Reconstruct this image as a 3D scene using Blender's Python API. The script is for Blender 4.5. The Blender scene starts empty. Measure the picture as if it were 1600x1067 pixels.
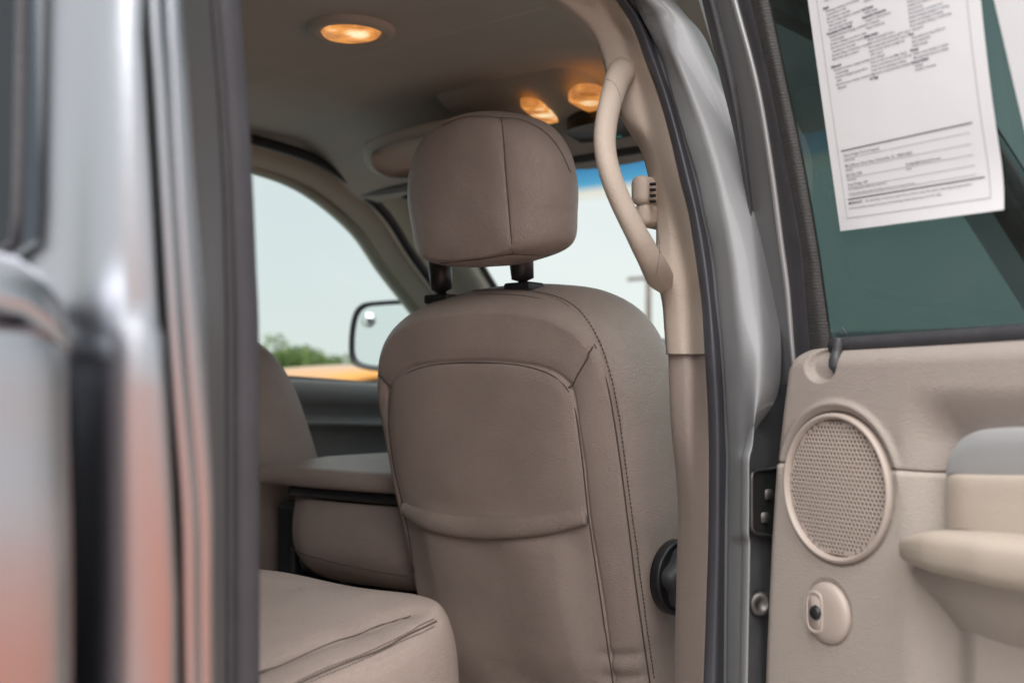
import bpy, bmesh, math, random
import numpy as np
from mathutils import Vector, Matrix
from mathutils.bvhtree import BVHTree
random.seed(7); RNG = np.random.default_rng(7)
scene = bpy.context.scene
COL = scene.collection
rad = math.radians

# ------------------------------------------------------------------ camera
CZ = 1.30                      # eye height, level with the window sills of the truck
YAW, PITCH, FPX = rad(39.3), rad(2.45), 1800.0
cam_d = bpy.data.cameras.new('camera'); cam = bpy.data.objects.new('camera', cam_d); COL.objects.link(cam)
cam.location = (0, 0, CZ); cam.rotation_euler = (math.pi/2 + PITCH, 0, YAW)
cam_d.sensor_width = 36; cam_d.lens = FPX/1600*36; cam_d.clip_start = .05; cam_d.clip_end = 2000
cam_d.dof.use_dof = True; cam_d.dof.focus_distance = 1.36; cam_d.dof.aperture_fstop = 4.8
scene.camera = cam
# ------------------------------------------------------------------ world, sun, exposure
SUN_EL, SUN_AZ = rad(57), rad(146)      # azimuth clockwise from +Y (truck's nose): behind and to the right
w = bpy.data.worlds.new('World'); scene.world = w; w.use_nodes = True
nt = w.node_tree; nt.nodes.clear()
out = nt.nodes.new('ShaderNodeOutputWorld'); bg = nt.nodes.new('ShaderNodeBackground')
sky = nt.nodes.new('ShaderNodeTexSky'); sky.sky_type = 'NISHITA'; sky.sun_disc = False
sky.sun_elevation = SUN_EL; sky.sun_rotation = SUN_AZ
tc = nt.nodes.new('ShaderNodeTexCoord'); mp = nt.nodes.new('ShaderNodeMapping'); mp.inputs['Scale'].default_value = (1, 1, 2.6)
nz = nt.nodes.new('ShaderNodeTexNoise'); nz.inputs['Scale'].default_value = 2.2; nz.inputs['Detail'].default_value = 5
cr = nt.nodes.new('ShaderNodeValToRGB')
cr.color_ramp.elements[0].position = .34; cr.color_ramp.elements[0].color = (.82, .82, .82, 1)
cr.color_ramp.elements[1].position = .66; cr.color_ramp.elements[1].color = (.97, .97, .97, 1)
mx = nt.nodes.new('ShaderNodeMix'); mx.data_type = 'RGBA'
mx.inputs[7].default_value = (7.7, 7.85, 7.75, 1)          # the overcast layer
nt.links.new(tc.outputs['Generated'], mp.inputs[0]); nt.links.new(mp.outputs[0], nz.inputs['Vector'])
nt.links.new(nz.outputs['Fac'], cr.inputs[0]); nt.links.new(cr.outputs[0], mx.inputs[0])
nt.links.new(sky.outputs[0], mx.inputs[6]); nt.links.new(mx.outputs[2], bg.inputs[0])
bg.inputs[1].default_value = .05; nt.links.new(bg.outputs[0], out.inputs[0])
sl = bpy.data.lights.new('sun', 'SUN'); sl.energy = 2.3; sl.angle = rad(76); sl.color = (1, .97, .94)
so = bpy.data.objects.new('sun', sl); COL.objects.link(so)
sd = Vector((math.sin(SUN_AZ)*math.cos(SUN_EL), math.cos(SUN_AZ)*math.cos(SUN_EL), math.sin(SUN_EL)))
so.rotation_euler = sd.to_track_quat('Z', 'Y').to_euler(); so.location = sd*30
vs = scene.view_settings; vs.view_transform = 'Standard'; vs.look = 'None'; vs.gamma = 1; vs.use_curve_mapping = False
vs.exposure = 1.5
scene.cycles.use_denoising = True
scene.cycles.max_bounces = 10; scene.cycles.transparent_max_bounces = 16; scene.cycles.diffuse_bounces = 5

# ------------------------------------------------------------------ sight lines used to survey the place
_f = np.array([-math.sin(YAW)*math.cos(PITCH), math.cos(YAW)*math.cos(PITCH), math.sin(PITCH)])
_r = np.array([math.cos(YAW), math.sin(YAW), 0.]); _u = np.cross(_r, _f); EYE = np.array([0, 0, CZ])
def ray(px, py): return _f + (px-800)/FPX*_r + (533.5-py)/FPX*_u
def at_plane(px, py, p0, n):
    d = ray(px, py); p0 = np.asarray(p0, float); n = np.asarray(n, float)
    return EYE + d*(np.dot(p0-EYE, n)/np.dot(d, n))
def atX(px, py, X): return at_plane(px, py, (X, 0, 0), (1, 0, 0))
def atY(px, py, Y): return at_plane(px, py, (0, Y, 0), (0, 1, 0))
def atZ(px, py, Z): return at_plane(px, py, (0, 0, Z), (0, 0, 1))

# ------------------------------------------------------------------ materials
MATS = {}
def mat(name, col, rough=.5, metal=0., bump=None, coat=0., var=0., varscale=8., spec=.5, sheen=0., emit=None, alpha_noise=None):
    """bump: list of (kind, scale, distance in metres)"""
    m = bpy.data.materials.new(name); m.use_nodes = True; MATS[name] = m
    n = m.node_tree.nodes; l = m.node_tree.links; b = n['Principled BSDF']
    b.inputs['Base Color'].default_value = (*col, 1); b.inputs['Roughness'].default_value = rough
    b.inputs['Metallic'].default_value = metal; b.inputs['Specular IOR Level'].default_value = spec
    b.inputs['Coat Weight'].default_value = coat; b.inputs['Coat Roughness'].default_value = .06
    b.inputs['Sheen Weight'].default_value = sheen
    c = n.new('ShaderNodeTexCoord')
    if var:
        t = n.new('ShaderNodeTexNoise'); t.inputs['Scale'].default_value = varscale; t.inputs['Detail'].default_value = 6
        t.inputs['Roughness'].default_value = .65
        l.new(c.outputs['Object'], t.inputs['Vector'])
        r = n.new('ShaderNodeValToRGB')
        r.color_ramp.elements[0].position = .3; r.color_ramp.elements[1].position = .7
        r.color_ramp.elements[0].color = (*[x*(1-var) for x in col], 1)
        r.color_ramp.elements[1].color = (*[min(1, x*(1+var)) for x in col], 1)
        l.new(t.outputs['Fac'], r.inputs[0]); l.new(r.outputs[0], b.inputs['Base Color'])
        mr = n.new('ShaderNodeMapRange'); mr.inputs['To Min'].default_value = max(0, rough-.06); mr.inputs['To Max'].default_value = min(1, rough+.08)
        l.new(t.outputs['Fac'], mr.inputs['Value']); l.new(mr.outputs[0], b.inputs['Roughness'])
    prev = None
    for kind, sc, dist in (bump or []):
        bp = n.new('ShaderNodeBump'); bp.inputs['Strength'].default_value = 1; bp.inputs['Distance'].default_value = dist
        if kind == 'voronoi':
            wn = n.new('ShaderNodeTexNoise'); wn.inputs['Scale'].default_value = sc*.35
            ad = n.new('ShaderNodeVectorMath'); ad.operation = 'MULTIPLY_ADD'
            ad.inputs[1].default_value = (1.6/sc,)*3
            l.new(c.outputs['Object'], wn.inputs['Vector']); l.new(wn.outputs['Color'], ad.inputs[0]); l.new(c.outputs['Object'], ad.inputs[2])
            t = n.new('ShaderNodeTexVoronoi'); t.feature = 'DISTANCE_TO_EDGE'; t.inputs['Scale'].default_value = sc
            l.new(ad.outputs[0], t.inputs['Vector'])
            mr = n.new('ShaderNodeMapRange'); mr.inputs['From Max'].default_value = .35; l.new(t.outputs['Distance'], mr.inputs['Value'])
            l.new(mr.outputs[0], bp.inputs['Height'])
        elif kind == 'wave':
            t = n.new('ShaderNodeTexWave'); t.bands_direction = 'Z'; t.inputs['Scale'].default_value = sc; t.inputs['Distortion'].default_value = 1.5
            l.new(c.outputs['Object'], t.inputs['Vector']); l.new(t.outputs['Fac'], bp.inputs['Height'])
        elif kind == 'wrinkle':
            mpn = n.new('ShaderNodeMapping'); mpn.inputs['Scale'].default_value = (1, 1, 2.4)
            t = n.new('ShaderNodeTexNoise'); t.inputs['Scale'].default_value = sc; t.inputs['Detail'].default_value = 3; t.inputs['Distortion'].default_value = 1.2
            l.new(c.outputs['Object'], mpn.inputs[0]); l.new(mpn.outputs[0], t.inputs['Vector']); l.new(t.outputs['Fac'], bp.inputs['Height'])
        else:
            t = n.new('ShaderNodeTexNoise'); t.inputs['Scale'].default_value = sc; t.inputs['Detail'].default_value = 4
            l.new(c.outputs['Object'], t.inputs['Vector']); l.new(t.outputs['Fac'], bp.inputs['Height'])
        if prev: l.new(prev.outputs[0], bp.inputs['Normal'])
        prev = bp
    if prev: l.new(prev.outputs[0], b.inputs['Normal'])
    if emit:
        b.inputs['Emission Color'].default_value = (*emit[0], 1); b.inputs['Emission Strength'].default_value = emit[1]
    return m
def glass_mat(name, tint, refl=1.0, rough=0.0):
    m = bpy.data.materials.new(name); m.use_nodes = True; MATS[name] = m
    n = m.node_tree.nodes; l = m.node_tree.links; n.clear()
    o = n.new('ShaderNodeOutputMaterial'); t = n.new('ShaderNodeBsdfTransparent'); t.inputs[0].default_value = (*tint, 1)
    g = n.new('ShaderNodeBsdfGlossy'); g.inputs['Roughness'].default_value = rough
    g.inputs[0].default_value = (.95, .97, .97, 1)
    f = n.new('ShaderNodeFresnel')          # a pane is one sheet: the same index from either face
    ge = n.new('ShaderNodeNewGeometry'); ma = n.new('ShaderNodeMath'); ma.operation = 'MULTIPLY_ADD'; ma.inputs[1].default_value = 1/1.5-1.5; ma.inputs[2].default_value = 1.5
    l.new(ge.outputs['Backfacing'], ma.inputs[0]); l.new(ma.outputs[0], f.inputs[0])
    mu = n.new('ShaderNodeMath'); mu.operation = 'MULTIPLY'; mu.inputs[1].default_value = refl
    mxx = n.new('ShaderNodeMixShader'); l.new(f.outputs[0], mu.inputs[0]); l.new(mu.outputs[0], mxx.inputs[0])
    l.new(t.outputs[0], mxx.inputs[1]); l.new(g.outputs[0], mxx.inputs[2]); l.new(mxx.outputs[0], o.inputs[0])
    return m, t
mat('leather', (.375, .302, .268), .33, bump=[('wrinkle', 150, .0005), ('voronoi', 470, .00045)], var=.10, varscale=7, spec=.5)
mat('leather_band', (.315, .25, .218), .38, bump=[('voronoi', 420, .0007)], var=.06)
mat('seam', (.10, .076, .064), .7)
mat('thread', (.30, .245, .21), .7)
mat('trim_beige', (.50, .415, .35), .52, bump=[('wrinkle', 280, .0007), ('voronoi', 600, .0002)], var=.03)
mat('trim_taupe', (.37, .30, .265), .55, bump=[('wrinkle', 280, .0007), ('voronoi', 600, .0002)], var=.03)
mat('door_beige', (.425, .368, .328), .55, bump=[('wrinkle', 270, .0007), ('voronoi', 560, .0002)], var=.03)
mat('door_taupe', (.365, .312, .282), .55, bump=[('wrinkle', 270, .0007), ('voronoi', 560, .0002)], var=.03)
mat('grille', (.43, .36, .32), .5)
mat('smooth_beige', (.44, .37, .33), .42)
mat('armrest', (.44, .373, .315), .42, bump=[('noise', 300, .0003)], var=.03)
mat('black_void', (.008, .008, .008), .9)
mat('black_plastic', (.018, .018, .020), .38, bump=[('noise', 500, .0002)])
mat('dark_plastic', (.05, .05, .055), .45, bump=[('noise', 400, .0003)], var=.12)
mat('dark_door_trim', (.21, .205, .20), .5, bump=[('noise', 300, .0003)], var=.06)
mat('rubber', (.045, .044, .05), .55, bump=[('noise', 240, .0005)], var=.15, varscale=30)
mat('rubber_strip', (.055, .054, .064), .42, bump=[('noise', 300, .0003)], var=.10, varscale=20)
mat('rubber_ribbed', (.05, .047, .047), .6, bump=[('wave', 100, .00018), ('noise', 400, .0008)], var=.15, varscale=40)
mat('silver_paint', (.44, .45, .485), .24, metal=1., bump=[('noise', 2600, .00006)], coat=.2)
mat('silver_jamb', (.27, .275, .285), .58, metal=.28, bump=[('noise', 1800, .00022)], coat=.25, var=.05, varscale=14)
mat('frame_grey', (.20, .20, .205), .5, metal=.5, bump=[('noise', 1500, .00025)])
mat('jamb_grey', (.15, .155, .165), .4, metal=.5, bump=[('noise', 900, .0002)])
mat('recess_shade', (.10, .102, .11), .5, metal=.3, bump=[('noise', 900, .0003)], var=.2, varscale=50)
mat('satin_silver', (.50, .50, .51), .40, metal=.45, bump=[('noise', 900, .0001)])
mat('steel', (.16, .155, .15), .5, metal=1., var=.2, varscale=60)
mat('headliner', (.46, .445, .40), .95, bump=[('noise', 900, .0006)], var=.04, sheen=.1)
mat('visor', (.45, .44, .39), .9, bump=[('noise', 900, .0005)])
mat('pillar_trim_olive', (.46, .455, .38), .6, bump=[('noise', 400, .0003)])
mat('carpet', (.26, .21, .18), .98, bump=[('noise', 700, .003)], var=.15, varscale=60)
mat('mirror', (.86, .90, .90), .015, metal=1.)
mat('paper', (.84, .83, .86), .75, bump=[('noise', 9, .0012), ('noise', 260, .00008)])
mat('ink', (.13, .12, .15), .8)
mat('ink_rule', (.33, .32, .35), .8)
mat('clay', (.46, .105, .032), .95, bump=[('noise', 14, .02)], var=.25, varscale=2)
mat('concrete', (.30, .29, .275), .9, bump=[('noise', 90, .006)], var=.25, varscale=4)
mat('bark', (.09, .065, .05), .9, bump=[('noise', 40, .01)])
mat('leaf', (.11, .17, .04), .6, var=.45, varscale=.9)
mat('yellow_paint', (.66, .28, .05), .3, coat=.6)
mat('car_glass', (.03, .02, .04), .08)
mat('tyre', (.02, .02, .02), .8)
mat('pole_wood', (.16, .13, .11), .9, var=.2)
mat('bumper', (.12, .12, .125), .5)
mat('display_digit', (.02, .1, .09), .3, emit=((.05, .35, .30), .12))
m, t = glass_mat('door_glass', (.092, .145, .138), 1.0)
n = m.node_tree.nodes; l = m.node_tree.links; o_ = [q for q in n if q.type == 'OUTPUT_MATERIAL'][0]; old = o_.inputs[0].links[0].from_socket
df = n.new('ShaderNodeBsdfDiffuse'); df.inputs[0].default_value = (.45, .47, .46, 1); ms_ = n.new('ShaderNodeMixShader')      # pale dust haze, painted in for soft cloud reflection on the pane
tx = n.new('ShaderNodeTexNoise'); tx.inputs['Scale'].default_value = 9; tx.inputs['Detail'].default_value = 7; tcn = n.new('ShaderNodeTexCoord')
mr_ = n.new('ShaderNodeMapRange'); mr_.inputs['From Min'].default_value = .35; mr_.inputs['From Max'].default_value = .75; mr_.inputs['To Min'].default_value = .01; mr_.inputs['To Max'].default_value = .075
l.new(tcn.outputs['Object'], tx.inputs['Vector']); l.new(tx.outputs['Fac'], mr_.inputs[0]); l.new(mr_.outputs[0], ms_.inputs[0])
l.new(old, ms_.inputs[1]); l.new(df.outputs[0], ms_.inputs[2]); l.new(ms_.outputs[0], o_.inputs[0])
glass_mat('clear_glass', (.70, .77, .76), 1.0)
glass_mat('rear_glass', (.20, .22, .24), .5)
# windshield: the shade band at its top is part of the glass
m, t = glass_mat('windshield_glass', (.85, .91, .89), .9)
n = m.node_tree.nodes; l = m.node_tree.links
c = n.new('ShaderNodeTexCoord'); sp = n.new('ShaderNodeSeparateXYZ'); l.new(c.outputs['Object'], sp.inputs[0])
r = n.new('ShaderNodeValToRGB'); mr = n.new('ShaderNodeMapRange')
mr.inputs['From Min'].default_value = CZ+.445; mr.inputs['From Max'].default_value = CZ+.53
l.new(sp.outputs[2], mr.inputs[0]); l.new(mr.outputs[0], r.inputs[0])
e = r.color_ramp.elements; e[0].position = .10; e[0].color = (.84, .88, .86, 1); e[1].position = .95; e[1].color = (.03, .17, .38, 1)
x = e.new(.32); x.color = (.82, .78, .66, 1); x = e.new(.5); x.color = (.10, .38, .60, 1)
l.new(r.outputs[0], t.inputs[0])
# lit lamp lens
def lens_mat(name, s, ribs, bulb):
    m = mat(name, (.75, .45, .2), .2, bump=[('wave', ribs, .0008)]); n = m.node_tree.nodes; l = m.node_tree.links; b = n['Principled BSDF']
    c = n.new('ShaderNodeTexCoord'); nn = n.new('ShaderNodeTexNoise'); nn.inputs['Scale'].default_value = 24; nn.inputs['Detail'].default_value = 1.5
    n2 = n.new('ShaderNodeTexNoise'); n2.inputs['Scale'].default_value = 150; n2.inputs['Detail'].default_value = 2
    l.new(c.outputs['Object'], nn.inputs['Vector']); l.new(c.outputs['Object'], n2.inputs['Vector'])
    mm = n.new('ShaderNodeMath'); mm.operation = 'MULTIPLY_ADD'; mm.inputs[1].default_value = .35
    l.new(n2.outputs['Fac'], mm.inputs[0]); l.new(nn.outputs['Fac'], mm.inputs[2])
    r = n.new('ShaderNodeValToRGB'); e = r.color_ramp.elements
    e[0].position = .48; e[0].color = (.42, .15, .035, 1); e[1].position = .93; e[1].color = (1, .82, .50, 1)
    x = e.new(.72); x.color = (.80, .32, .07, 1)
    dv = n.new('ShaderNodeVectorMath'); dv.operation = 'DISTANCE'; dv.inputs[1].default_value = tuple(bulb); l.new(c.outputs['Object'], dv.inputs[0])      # the bulb behind the lens
    mh = n.new('ShaderNodeMapRange'); mh.inputs['From Min'].default_value = .006; mh.inputs['From Max'].default_value = .034; mh.inputs['To Min'].default_value = .30; mh.inputs['To Max'].default_value = -.10; l.new(dv.outputs['Value'], mh.inputs[0])
    ad_ = n.new('ShaderNodeMath'); ad_.operation = 'ADD'; l.new(mm.outputs[0], ad_.inputs[0]); l.new(mh.outputs[0], ad_.inputs[1])
    l.new(ad_.outputs[0], r.inputs[0]); l.new(r.outputs[0], b.inputs['Emission Color']); b.inputs['Emission Strength'].default_value = s

# ------------------------------------------------------------------ mesh helpers
def link(name, verts, faces, material, parent=None, smooth=True, **props):
    me = bpy.data.meshes.new(name)
    me.from_pydata([tuple(map(float, v)) for v in verts], [], [tuple(map(int, f)) for f in faces]); me.validate()
    if smooth: me.polygons.foreach_set('use_smooth', [True]*len(me.polygons))
    me.materials.append(MATS[material]); me.update()
    o = bpy.data.objects.new(name, me); COL.objects.link(o)
    if parent: o.parent = parent
    for k, v in props.items(): o[k] = v
    return o
def empty(name, loc, label, cat, group=None):
    o = bpy.data.objects.new(name, None); COL.objects.link(o); o.location = loc
    o.empty_display_size = .1; o['label'] = label; o['category'] = cat
    if group: o['group'] = group
    o['_loc'] = 0; del o['_loc']
    return o
def keep(o, parent):            # parent that sits away from the origin, child built in world coordinates
    o.parent = parent; o.matrix_parent_inverse = Matrix.Translation(-Vector(parent.location))
    return o
def wl(name, verts, faces, material, parent, smooth=True):
    o = link(name, verts, faces, material, None, smooth)
    off = Vector(parent.location) if parent.type == 'EMPTY' else Vector((0, 0, 0))
    o.parent = parent
    o.matrix_parent_inverse = Matrix.Translation(-off)
    return o
def spline(pts, n, closed=False):
    P = np.asarray(pts, float); N = len(P)
    if closed: Q = np.vstack([P[-1], P, P[0], P[1]])
    else: Q = np.vstack([2*P[0]-P[1], P, 2*P[-1]-P[-2]])
    segs = N if closed else N-1
    L = np.array([np.linalg.norm(Q[i+2]-Q[i+1]) for i in range(segs)]); cum = np.concatenate([[0], np.cumsum(L)])
    t = np.linspace(0, cum[-1], n, endpoint=not closed); outp = []
    for s in t:
        i = min(max(np.searchsorted(cum, s, side='right')-1, 0), segs-1); u = (s-cum[i])/max(L[i], 1e-9)
        a, b, c2, d = Q[i], Q[i+1], Q[i+2], Q[i+3]
        outp.append(.5*((2*b)+(-a+c2)*u+(2*a-5*b+4*c2-d)*u*u+(-a+3*b-3*c2+d)*u**3))
    return np.array(outp)
def grid_faces(n, m, closed_m=False, closed_n=False):
    F = []
    for i in range(n if closed_n else n-1):
        i2 = (i+1) % n
        for j in range(m if closed_m else m-1):
            j2 = (j+1) % m; F.append((i*m+j, i*m+j2, i2*m+j2, i2*m+j))
    return F
def surf(name, rows, material, parent, n=40, m=None, thick=0., smooth=True, flip=False):
    """rows: list of polylines; each is resampled to n, then across to m"""
    R = np.array([spline(rw, n) for rw in rows])                 # k,n,3
    if m: R = np.stack([spline(R[:, j], m) for j in range(n)], 1)
    k = R.shape[0]; F = grid_faces(k, n)
    if flip: F = [f[::-1] for f in F]
    o = wl(name, R.reshape(-1, 3), F, material, parent, smooth)
    if thick:
        md = o.modifiers.new('solid', 'SOLIDIFY'); md.thickness = thick; md.offset = -1
    return o
def frames(P):
    T = np.gradient(P, axis=0); T /= np.linalg.norm(T, axis=1)[:, None]+1e-12
    return T
def tube(name, pts, rx, ry, material, parent, n=60, k=14, upv=(0, 0, 1), cap=True, power=2., closed=False, taper=None):
    P = spline(pts, n, closed); T = frames(P) if not closed else None
    if closed:
        T = np.roll(P, -1, 0)-np.roll(P, 1, 0); T /= np.linalg.norm(T, axis=1)[:, None]
    rx = np.broadcast_to(np.interp(np.linspace(0, 1, n), np.linspace(0, 1, len(rx)), rx) if hasattr(rx, '__len__') else rx, (n,))
    ry = np.broadcast_to(np.interp(np.linspace(0, 1, n), np.linspace(0, 1, len(ry)), ry) if hasattr(ry, '__len__') else ry, (n,))
    V = []; upv = np.asarray(upv, float)
    for i in range(n):
        s = np.cross(T[i], upv if abs(T[i]@upv)/np.linalg.norm(upv) < .995 else (1., .3, .2)); s /= np.linalg.norm(s)+1e-12; b = np.cross(s, T[i])
        for j in range(k):
            a = 2*math.pi*j/k; ca, sa = math.cos(a), math.sin(a)
            ca = math.copysign(abs(ca)**(2/power), ca); sa = math.copysign(abs(sa)**(2/power), sa)
            V.append(P[i]+s*rx[i]*ca+b*ry[i]*sa)
    F = grid_faces(n, k, True, closed)
    if cap and not closed:
        F.append(tuple(range(k-1, -1, -1))); F.append(tuple((n-1)*k+j for j in range(k)))
    return wl(name, V, F, material, parent)
def box(name, c, s, material, parent, bevel=.005, seg=2, rot=None, smooth=True):
    bm = bmesh.new(); bmesh.ops.create_cube(bm, size=1)
    for v in bm.verts: v.co = Vector((v.co.x*s[0], v.co.y*s[1], v.co.z*s[2]))
    if bevel: bmesh.ops.bevel(bm, geom=bm.edges[:], offset=bevel, segments=seg, profile=.5, affect='EDGES')
    if rot is not None: bm.transform(rot.to_4x4() if hasattr(rot, 'to_4x4') else rot)
    bm.transform(Matrix.Translation(Vector(c)))
    V = [v.co[:] for v in bm.verts]; bm.verts.index_update(); F = [[v.index for v in f.verts] for f in bm.faces]; bm.free()
    o = wl(name, V, F, material, parent, False)
    if smooth:
        o.data.polygons.foreach_set('use_smooth', [True]*len(o.data.polygons))
        md = o.modifiers.new('wn', 'WEIGHTED_NORMAL'); md.keep_sharp = True
    return o
def lathe(name, prof, c, ax, material, parent, k=32, ref=(0, 0, 1), scale2=1.):
    """prof: (radius, height along ax)"""
    ax = np.asarray(ax, float); ax /= np.linalg.norm(ax); s = np.cross(ax, ref)
    if np.linalg.norm(s) < 1e-6: s = np.cross(ax, (1, 0, 0))
    s /= np.linalg.norm(s); b = np.cross(s, ax); V = []
    for rr, h in prof:
        for j in range(k):
            a = 2*math.pi*j/k; V.append(np.asarray(c)+ax*h+s*rr*math.cos(a)*scale2+b*rr*math.sin(a))
    F = grid_faces(len(prof), k, True)
    if prof[0][0] > 1e-6: F.append(tuple(range(k-1, -1, -1)))
    if prof[-1][0] > 1e-6: F.append(tuple((len(prof)-1)*k+j for j in range(k)))
    return wl(name, V, F, material, parent)
def sstep(a, b, x):
    t = np.clip((x-a)/(b-a), 0, 1); return t*t*(3-2*t)
def seg_dist(P, line):
    """distance of points (n,2) to polyline (k,2)"""
    d = np.full(len(P), 1e9)
    for a, b in zip(line[:-1], line[1:]):
        ab = b-a; t = np.clip(((P-a)@ab)/(ab@ab+1e-15), 0, 1); d = np.minimum(d, np.linalg.norm(P-(a+t[:, None]*ab), axis=1))
    return d
def pillow(outline, T, offs, bulge, nr=90, ns=28, n=420, front_bulge=.02):
    """closed cushion: face (rings scaled to the outline), rounded sides, front. Local coords (x, y, z), face towards -y"""
    C = spline(outline, n, True); c = C.mean(0)
    tg = np.roll(C, -1, 0)-np.roll(C, 1, 0); nn = np.stack([tg[:, 1], -tg[:, 0]], 1); nn /= np.linalg.norm(nn, axis=1)[:, None]
    if ((C-c)*nn).sum() < 0: nn = -nn
    rings = []
    for s in np.linspace(.012, 1, nr): rings.append(np.column_stack([c[0]+(C[:, 0]-c[0])*s, np.full(n, -bulge*(1-s**4)), c[1]+(C[:, 1]-c[1])*s]))
    for t in np.linspace(0, 1, ns)[1:]:
        o = math.sin(math.pi*t)**.75
        rings.append(np.column_stack([C[:, 0]+nn[:, 0]*offs[0]*o, np.full(n, T*(t-.06*math.sin(2*math.pi*t))), C[:, 1]+nn[:, 1]*offs[1]*o]))
    for s in np.linspace(1, .03, 14)[1:]: rings.append(np.column_stack([c[0]+(C[:, 0]-c[0])*s, np.full(n, T+front_bulge*(1-s**3)), c[1]+(C[:, 1]-c[1])*s]))
    V = np.vstack(rings); F = grid_faces(len(rings), n, True); k = len(rings)
    F.append(tuple(range(n-1, -1, -1))); F.append(tuple((k-1)*n+j for j in range(n)))
    return V, F, nr*n
def survey(V, F, pix):
    """where sight lines meet a surface: points lying on it"""
    tree = BVHTree.FromPolygons([tuple(v) for v in V], F); P = []
    for px, py in pix:
        d = ray(px, py); h = tree.ray_cast(Vector(EYE), Vector(d/np.linalg.norm(d)))
        if h[0] is not None: P.append(np.array(h[0])-d/np.linalg.norm(d)*.0)
    return np.array(P)
def densify(pix, n): return spline([(a, b, 0) for a, b in pix], n)[:, :2]
def stitches(name, P, nrm, parent, material='thread', step=.0052, ln=.0034, r=.0006):
    L = np.concatenate([[0], np.cumsum(np.linalg.norm(np.diff(P, axis=0), axis=1))]); V = []; F = []
    for s in np.arange(step, L[-1]-step, step):
        a = np.array([np.interp(s-ln/2, L, P[:, k]) for k in range(3)]); b = np.array([np.interp(s+ln/2, L, P[:, k]) for k in range(3)])
        t = (b-a)/np.linalg.norm(b-a); sd_ = np.cross(t, nrm); sd_ /= np.linalg.norm(sd_); i = len(V); N = np.asarray(nrm)
        for q in (a, b):
            V += [q+sd_*r, q+N*r*1.2, q-sd_*r, q-N*r]
        F += [(i+j, i+(j+1) % 4, i+4+(j+1) % 4, i+4+j) for j in range(4)]+[(i+3, i+2, i+1, i), (i+4, i+5, i+6, i+7)]
    o = wl(name, V, F, material, parent); o['kind'] = 'stuff'; return o
CX = -1.41                      # centre line of the truck

# ================================================================== ground and far things
def sheet(name, x0, x1, y0, y1, z, material):
    o = link(name, [(x0, y0, z), (x1, y0, z), (x1, y1, z), (x0, y1, z)], [(0, 1, 2, 3)], material); o['kind'] = 'structure'; return o
sheet('ground', -900, 900, -900, 900, 0, 'concrete')
# clay verge beside the parking bay, with an uneven edge
ang = np.linspace(0, 2*math.pi, 90, endpoint=False)
vv = [(8.0+5.2*math.cos(a)*(1+.03*math.sin(7*a)), 2+32*math.sin(a)*(1+.03*math.sin(11*a)), .004) for a in ang]
o = link('clay_verge', vv, [tuple(range(90))], 'clay'); o['kind'] = 'structure'

def tree_thing(x, y, h, rw, seed, label):
    rg = np.random.default_rng(seed); root = empty('tree', (x, y, 0), label, 'tree', 'trees along the edge of the lot')
    P = np.array([(x, y, 0), (x+.1, y, h*.25), (x-.1, y+.1, h*.55), (x, y, h*.85)])
    tube('trunk', P, [.03*h, .02*h, .008*h], [.03*h, .02*h, .008*h], 'bark', root, n=10, k=7)
    V = []; F = []; n = 2600
    lobes = [(rg.normal(0, .45)*rw, rg.normal(0, .45)*rw, h*rg.uniform(.35, .85), rg.uniform(.35, .6)*rw) for _ in range(9)]
    for i in range(n):
        lx, ly, lz, lr = lobes[rg.integers(9)]; d = rg.normal(size=3); d /= np.linalg.norm(d); rr = lr*rg.uniform(.5, 1.05)
        c0 = np.array([x+lx, y+ly, lz])+d*rr*np.array([1, 1, .8]); s = rg.uniform(.10, .26)*(h/6)
        a = rg.normal(size=3); a /= np.linalg.norm(a); b = np.cross(a, rg.normal(size=3)); b /= np.linalg.norm(b); j = len(V)
        V += [c0-a*s, c0+b*s*.5, c0+a*s, c0-b*s*.5]; F.append((j, j+1, j+2, j+3))
    wl('crown', V, F, 'leaf', root, False)
looks = ['broad leafy tree above the yellow car roof', 'tall rounded tree in the tree line']
k = 0
for px, dist, h, rw in [(380, 62, 5.6, 2.6), (412, 60, 5.9, 2.4), (440, 64, 6.0, 2.6), (468, 61, 5.3, 2.3), (500, 66, 5.4, 2.6), (532, 63, 4.7, 2.4), (566, 67, 4.7, 2.4), (350, 60, 5.8, 2.8), (320, 64, 5.4, 2.6)]:
    if px < 395: continue
    p = EYE+ray(px, 610)*dist*1.4
    lab = 'green leafy tree of the low row beyond the yellow car'
    tree_thing(p[0], p[1], h*.86, rw, k, lab); k += 1
for x, y, h in [(-19, -26, 7), (-24, -34, 8)]:
    tree_thing(x, y, h, 3.0, k, 'leafy tree behind the truck reflected in the driver side mirror'); k += 1

# yellow car parked beyond the driver side
yc = np.array([-6.2, 6.1])
car = empty('parked_car', (yc[0], yc[1], 0), 'yellow orange car with dark windows parked beyond the driver side mirror', 'car')
def carp(pts): return [np.array([yc[0]+a, yc[1]+b, c*1.07]) for a, b, c in pts]
def prof_body(zs):   # cross rows along Y, section across X
    rows = []
    for yy, top, hw in zs:
        rows.append(carp([(-hw, yy, .35), (-hw*1.02, yy, .6), (-hw*.97, yy, top-.06), (-hw*.8, yy, top), (0, yy, top+.015), (hw*.8, yy, top), (hw*.97, yy, top-.06), (hw*1.02, yy, .6), (hw, yy, .35)]))
    return rows
surf('body', prof_body([(-2.2, .62, .7), (-2.15, .82, .82), (-1.4, .92, .88), (0, .93, .9), (1.0, .88, .9), (1.9, .76, .85), (2.2, .55, .7)]), 'yellow_paint', car, n=40, m=40)
def roofrow(yy, z, hw): return carp([(-hw, yy, z-.05), (-hw*.8, yy, z), (0, yy, z+.02), (hw*.8, yy, z), (hw, yy, z-.05)])
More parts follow.
